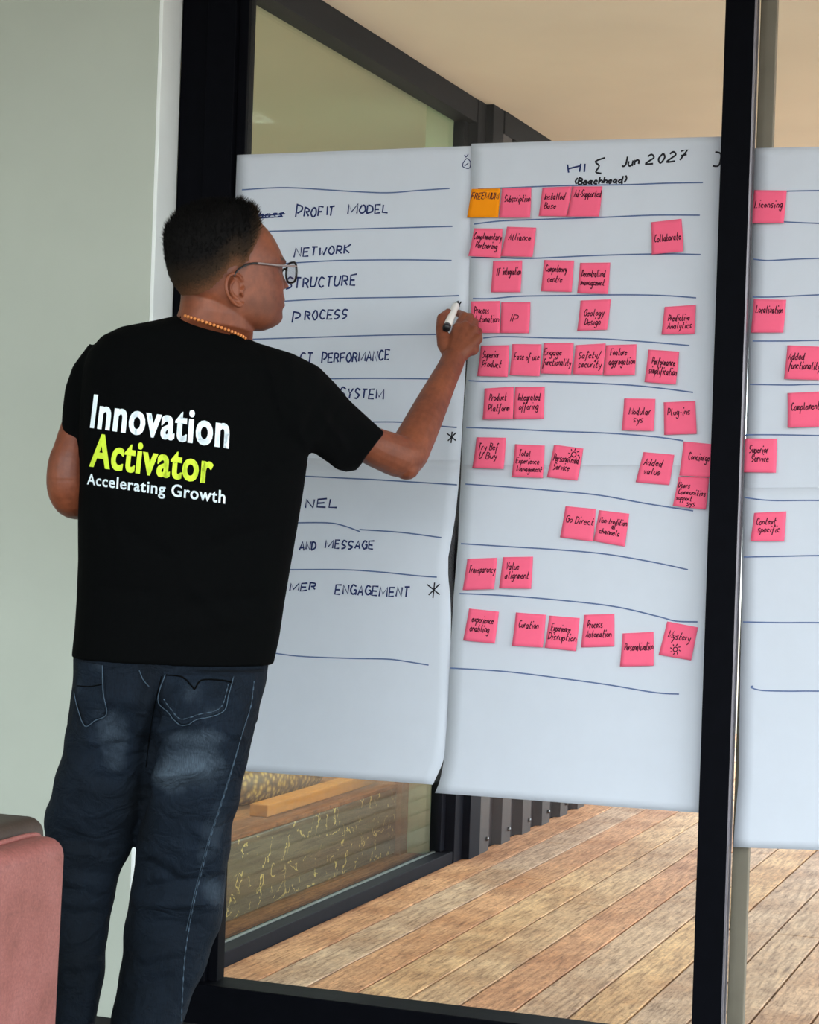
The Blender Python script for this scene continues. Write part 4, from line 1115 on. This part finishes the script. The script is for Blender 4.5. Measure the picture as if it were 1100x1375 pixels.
# ---- print on the back of the shirt
sb = bvh_of(shirt.data); jb = bvh_of(jeans.data)
def text_mesh(s, weight):
    cu = bpy.data.curves.new('t', 'FONT'); cu.body = s; cu.size = 1.0; cu.offset = weight; cu.resolution_u = 4; cu.space_character = 1.09
    o = bpy.data.objects.new('t', cu); COL.objects.link(o)
    dg = bpy.context.evaluated_depsgraph_get(); dg.update()
    me = bpy.data.meshes.new_from_object(o.evaluated_get(dg)); bpy.data.objects.remove(o)
    bm = bmesh.new(); bm.from_mesh(me)
    for _ in range(2):
        bmesh.ops.subdivide_edges(bm, edges=[e for e in bm.edges if e.calc_length() > 0.10], cuts=1)
    bmesh.ops.triangulate(bm, faces=bm.faces[:]); bm.to_mesh(me); bm.free()
    return me
def thicken(me, dx):
    bm = bmesh.new(); bm.from_mesh(me)
    geo = bm.verts[:] + bm.edges[:] + bm.faces[:]
    for sx in (-dx, dx):
        d = bmesh.ops.duplicate(bm, geom=geo)
        for v in [q for q in d['geom'] if isinstance(q, bmesh.types.BMVert)]: v.co.x += sx
    bm.to_mesh(me); bm.free()
def print_text(name, s, weight, BL, BR, TR, TL, mat, cap, bow=1.0, wide=0.0):
    me = text_mesh(s, weight)
    if wide: thicken(me, wide)
    c_ = get_co(me); x0, x1 = c_[:, 0].min(), c_[:, 0].max()
    u = ((c_[:, 0] - x0) / (x1 - x0)) ** bow; v = c_[:, 1] / cap
    BL, BR, TR, TL = [np.array(p, float) for p in (BL, BR, TR, TL)]
    out = []
    for a, b in zip(u, v):
        q = (BL + (BR - BL) * a) * (1 - b) + (TL + (TR - TL) * a) * b
        p, n_ = hit_obj(shirt, sb, q[0], q[1], .0012)
        out.append(p if p is not None else at(q[0], q[1], DM - .1))
    set_co(me, np.array(out)); me.materials.clear()
    me.polygons.foreach_set('use_smooth', [True] * len(me.polygons))
    return link(name, me, mat, shirt)
print_text('printed_word', 'Innovation', .022, (121.5, 573), (307, 601), (309.5, 553), (127, 528), M['print_white'], .73, 1.06, .013)
print_text('printed_word', 'Activator', .022, (120.5, 625), (285, 649), (288, 606), (126.5, 580), M['print_lime'], .73, 1.04, .013)
print_text('printed_slogan', 'Accelerating Growth', .016, (117.5, 650), (302, 676), (303, 658), (118.5, 635), M['print_white'], .73, 1.1, .004)

# ---- jeans details: pockets, seams, stitching
def cloth_line(name, pts, rad, mat, parent, bvh, o, lift=.0008, sub=6, dash=None):
    if dash: sub *= 2
    P = catmull([(x, y, 0) for x, y in pts], sub); out = []
    for p in P:
        h, n_ = hit_obj(o, bvh, p[0], p[1], lift)
        if h is not None: out.append(h)
    if len(out) > 2: return link(name, mesh_data(name, *tube_vf(out, [rad * (1.0 if not dash else (1.3 if i % 5 < 2 else 0.35)) for i in range(len(out))], 6), smooth=True), mat, parent)
def patch(name, poly, mat, lift, n=14):
    """cloth patch laid on the jeans: poly = TL,TR,BR,tip,BL"""
    TL, TR, BR, TIP, BL = [np.array(p, float) for p in poly]
    V = []; Fc = []
    for j in range(n + 1):
        v = j / n
        for i in range(n + 1):
            u = i / n
            bot = BL + (TIP - BL) * (u / .5) if u < .5 else TIP + (BR - TIP) * ((u - .5) / .5)
            q = (TL + (TR - TL) * u) * (1 - v) + bot * v
            h, n_ = hit_obj(jeans, jb, q[0], q[1], lift)
            V.append(h if h is not None else at(q[0], q[1], DM))
    for j in range(n):
        for i in range(n): Fc.append((j * (n + 1) + i, (j + 1) * (n + 1) + i, (j + 1) * (n + 1) + i + 1, j * (n + 1) + i + 1))
    me = mesh_data(name, V, Fc, True)
    _, _ = 0, 0
    pxx, pyy = project(get_co(me)); set_attr(me, 'wash_tone', 0.34 + 0.12 * np.sin(pxx * .08) * np.sin(pyy * .09))
    o = link(name, me, mat, jeans)
    sm = o.modifiers.new('thickness', 'SOLIDIFY'); sm.thickness = 0.0018; sm.offset = -1
    return o
pk = patch('back_pocket', [(220, 903), (311, 908), (299, 955), (243, 974), (214, 939)], M['denim'], .0030)
cloth_line('stitching', [(313, 910), (306, 935), (299, 955), (270, 966), (243, 974), (228, 957), (214, 939), (222, 905)], .0009, M['stitch_dim'], pk, jb, jeans, .0042)
cloth_line('stitching', [(306, 920), (301, 938), (293, 951), (268, 960), (245, 966), (232, 953), (221, 938)], .0010, M['stitch_dim'], pk, jb, jeans, .0040, dash=True)
cloth_line('pocket_flap_seam', [(222, 906), (245, 910), (259, 924), (262, 926), (270, 915), (290, 914), (310, 917)], .0016, M['shirt'], pk, jb, jeans, .0042, 3)
pk2 = patch('back_pocket', [(105, 888), (139, 893), (144, 957), (116, 975), (102, 932)], M['denim'], .0030)
cloth_line('stitching', [(139, 893), (140, 930), (144, 957), (130, 966), (116, 975), (107, 952), (102, 930)], .0010, M['stitch_dim'], pk2, jb, jeans, .0042)
cloth_line('stitching', [(106, 921), (122, 922), (138, 919)], .0012, M['shirt'], pk2, jb, jeans, .0042)
cloth_line('yoke_seam', [(187, 900), (192, 912), (200, 922)], .0009, M['stitch_dim'], jeans, jb, jeans, .0014)
cloth_line('outer_seam', [(341, 915), (336, 950), (325, 985), (318, 1010), (308, 1045), (297, 1080), (284, 1120), (272, 1165), (262, 1205), (254, 1245), (248, 1285), (245, 1330), (243, 1372)], .0011, M['stitch_dim'], jeans, jb, jeans, .0008, 8, True)
cloth_line('outer_seam', [(333, 960), (322, 995), (309, 1038), (295, 1082), (281, 1124), (269, 1168), (259, 1208), (250, 1250)], .0006, M['stitch_dim'], jeans, jb, jeans, .0008, 10)
cloth_line('inner_seam', [(217, 908), (209, 940), (202, 980), (196, 1030)], .0010, M['shirt'], jeans, jb, jeans, .0006, 8)
# ---- shirt trims: collar rib and hems
cloth_line('collar', [(243, 427), (262, 433), (285, 439), (306, 447), (324, 456)], .0042, M['shirt'], shirt, sb, shirt, .0005, 6)

# ---- the marker in his hand
mk = tag(empty('marker_pen', at(608, 424, 4.75)), 'white marker pen with black cap, held in the raised right hand', 'marker')
m0, m1 = at(599.3, 441, 4.672), s1a.pt(615.4, 405, 0.0015)
ax = m1 - m0; Lm = np.linalg.norm(ax); ax /= Lm
P = lambda t: m0 + ax * (Lm * t)
link('barrel', mesh_data('barrel', *tube_vf([P(.085), P(.10), P(.80), P(.84)], [.0088, .0094, .0094, .0080], 20), smooth=True), M['white_plastic'], mk)
link('cap', mesh_data('cap', *tube_vf([P(0), P(.012), P(.085)], [.0086, .0094, .0094], 20), smooth=True), M['black_plastic'], mk)
link('nib_holder', mesh_data('nib_holder', *tube_vf([P(.84), P(.95)], [.0076, .0040], 16), smooth=True), M['grey_alu'], mk)
link('nib', mesh_data('nib', *tube_vf([P(.95), P(1.0)], [.0028, .0018], 12), smooth=True), M['ink_black'], mk)
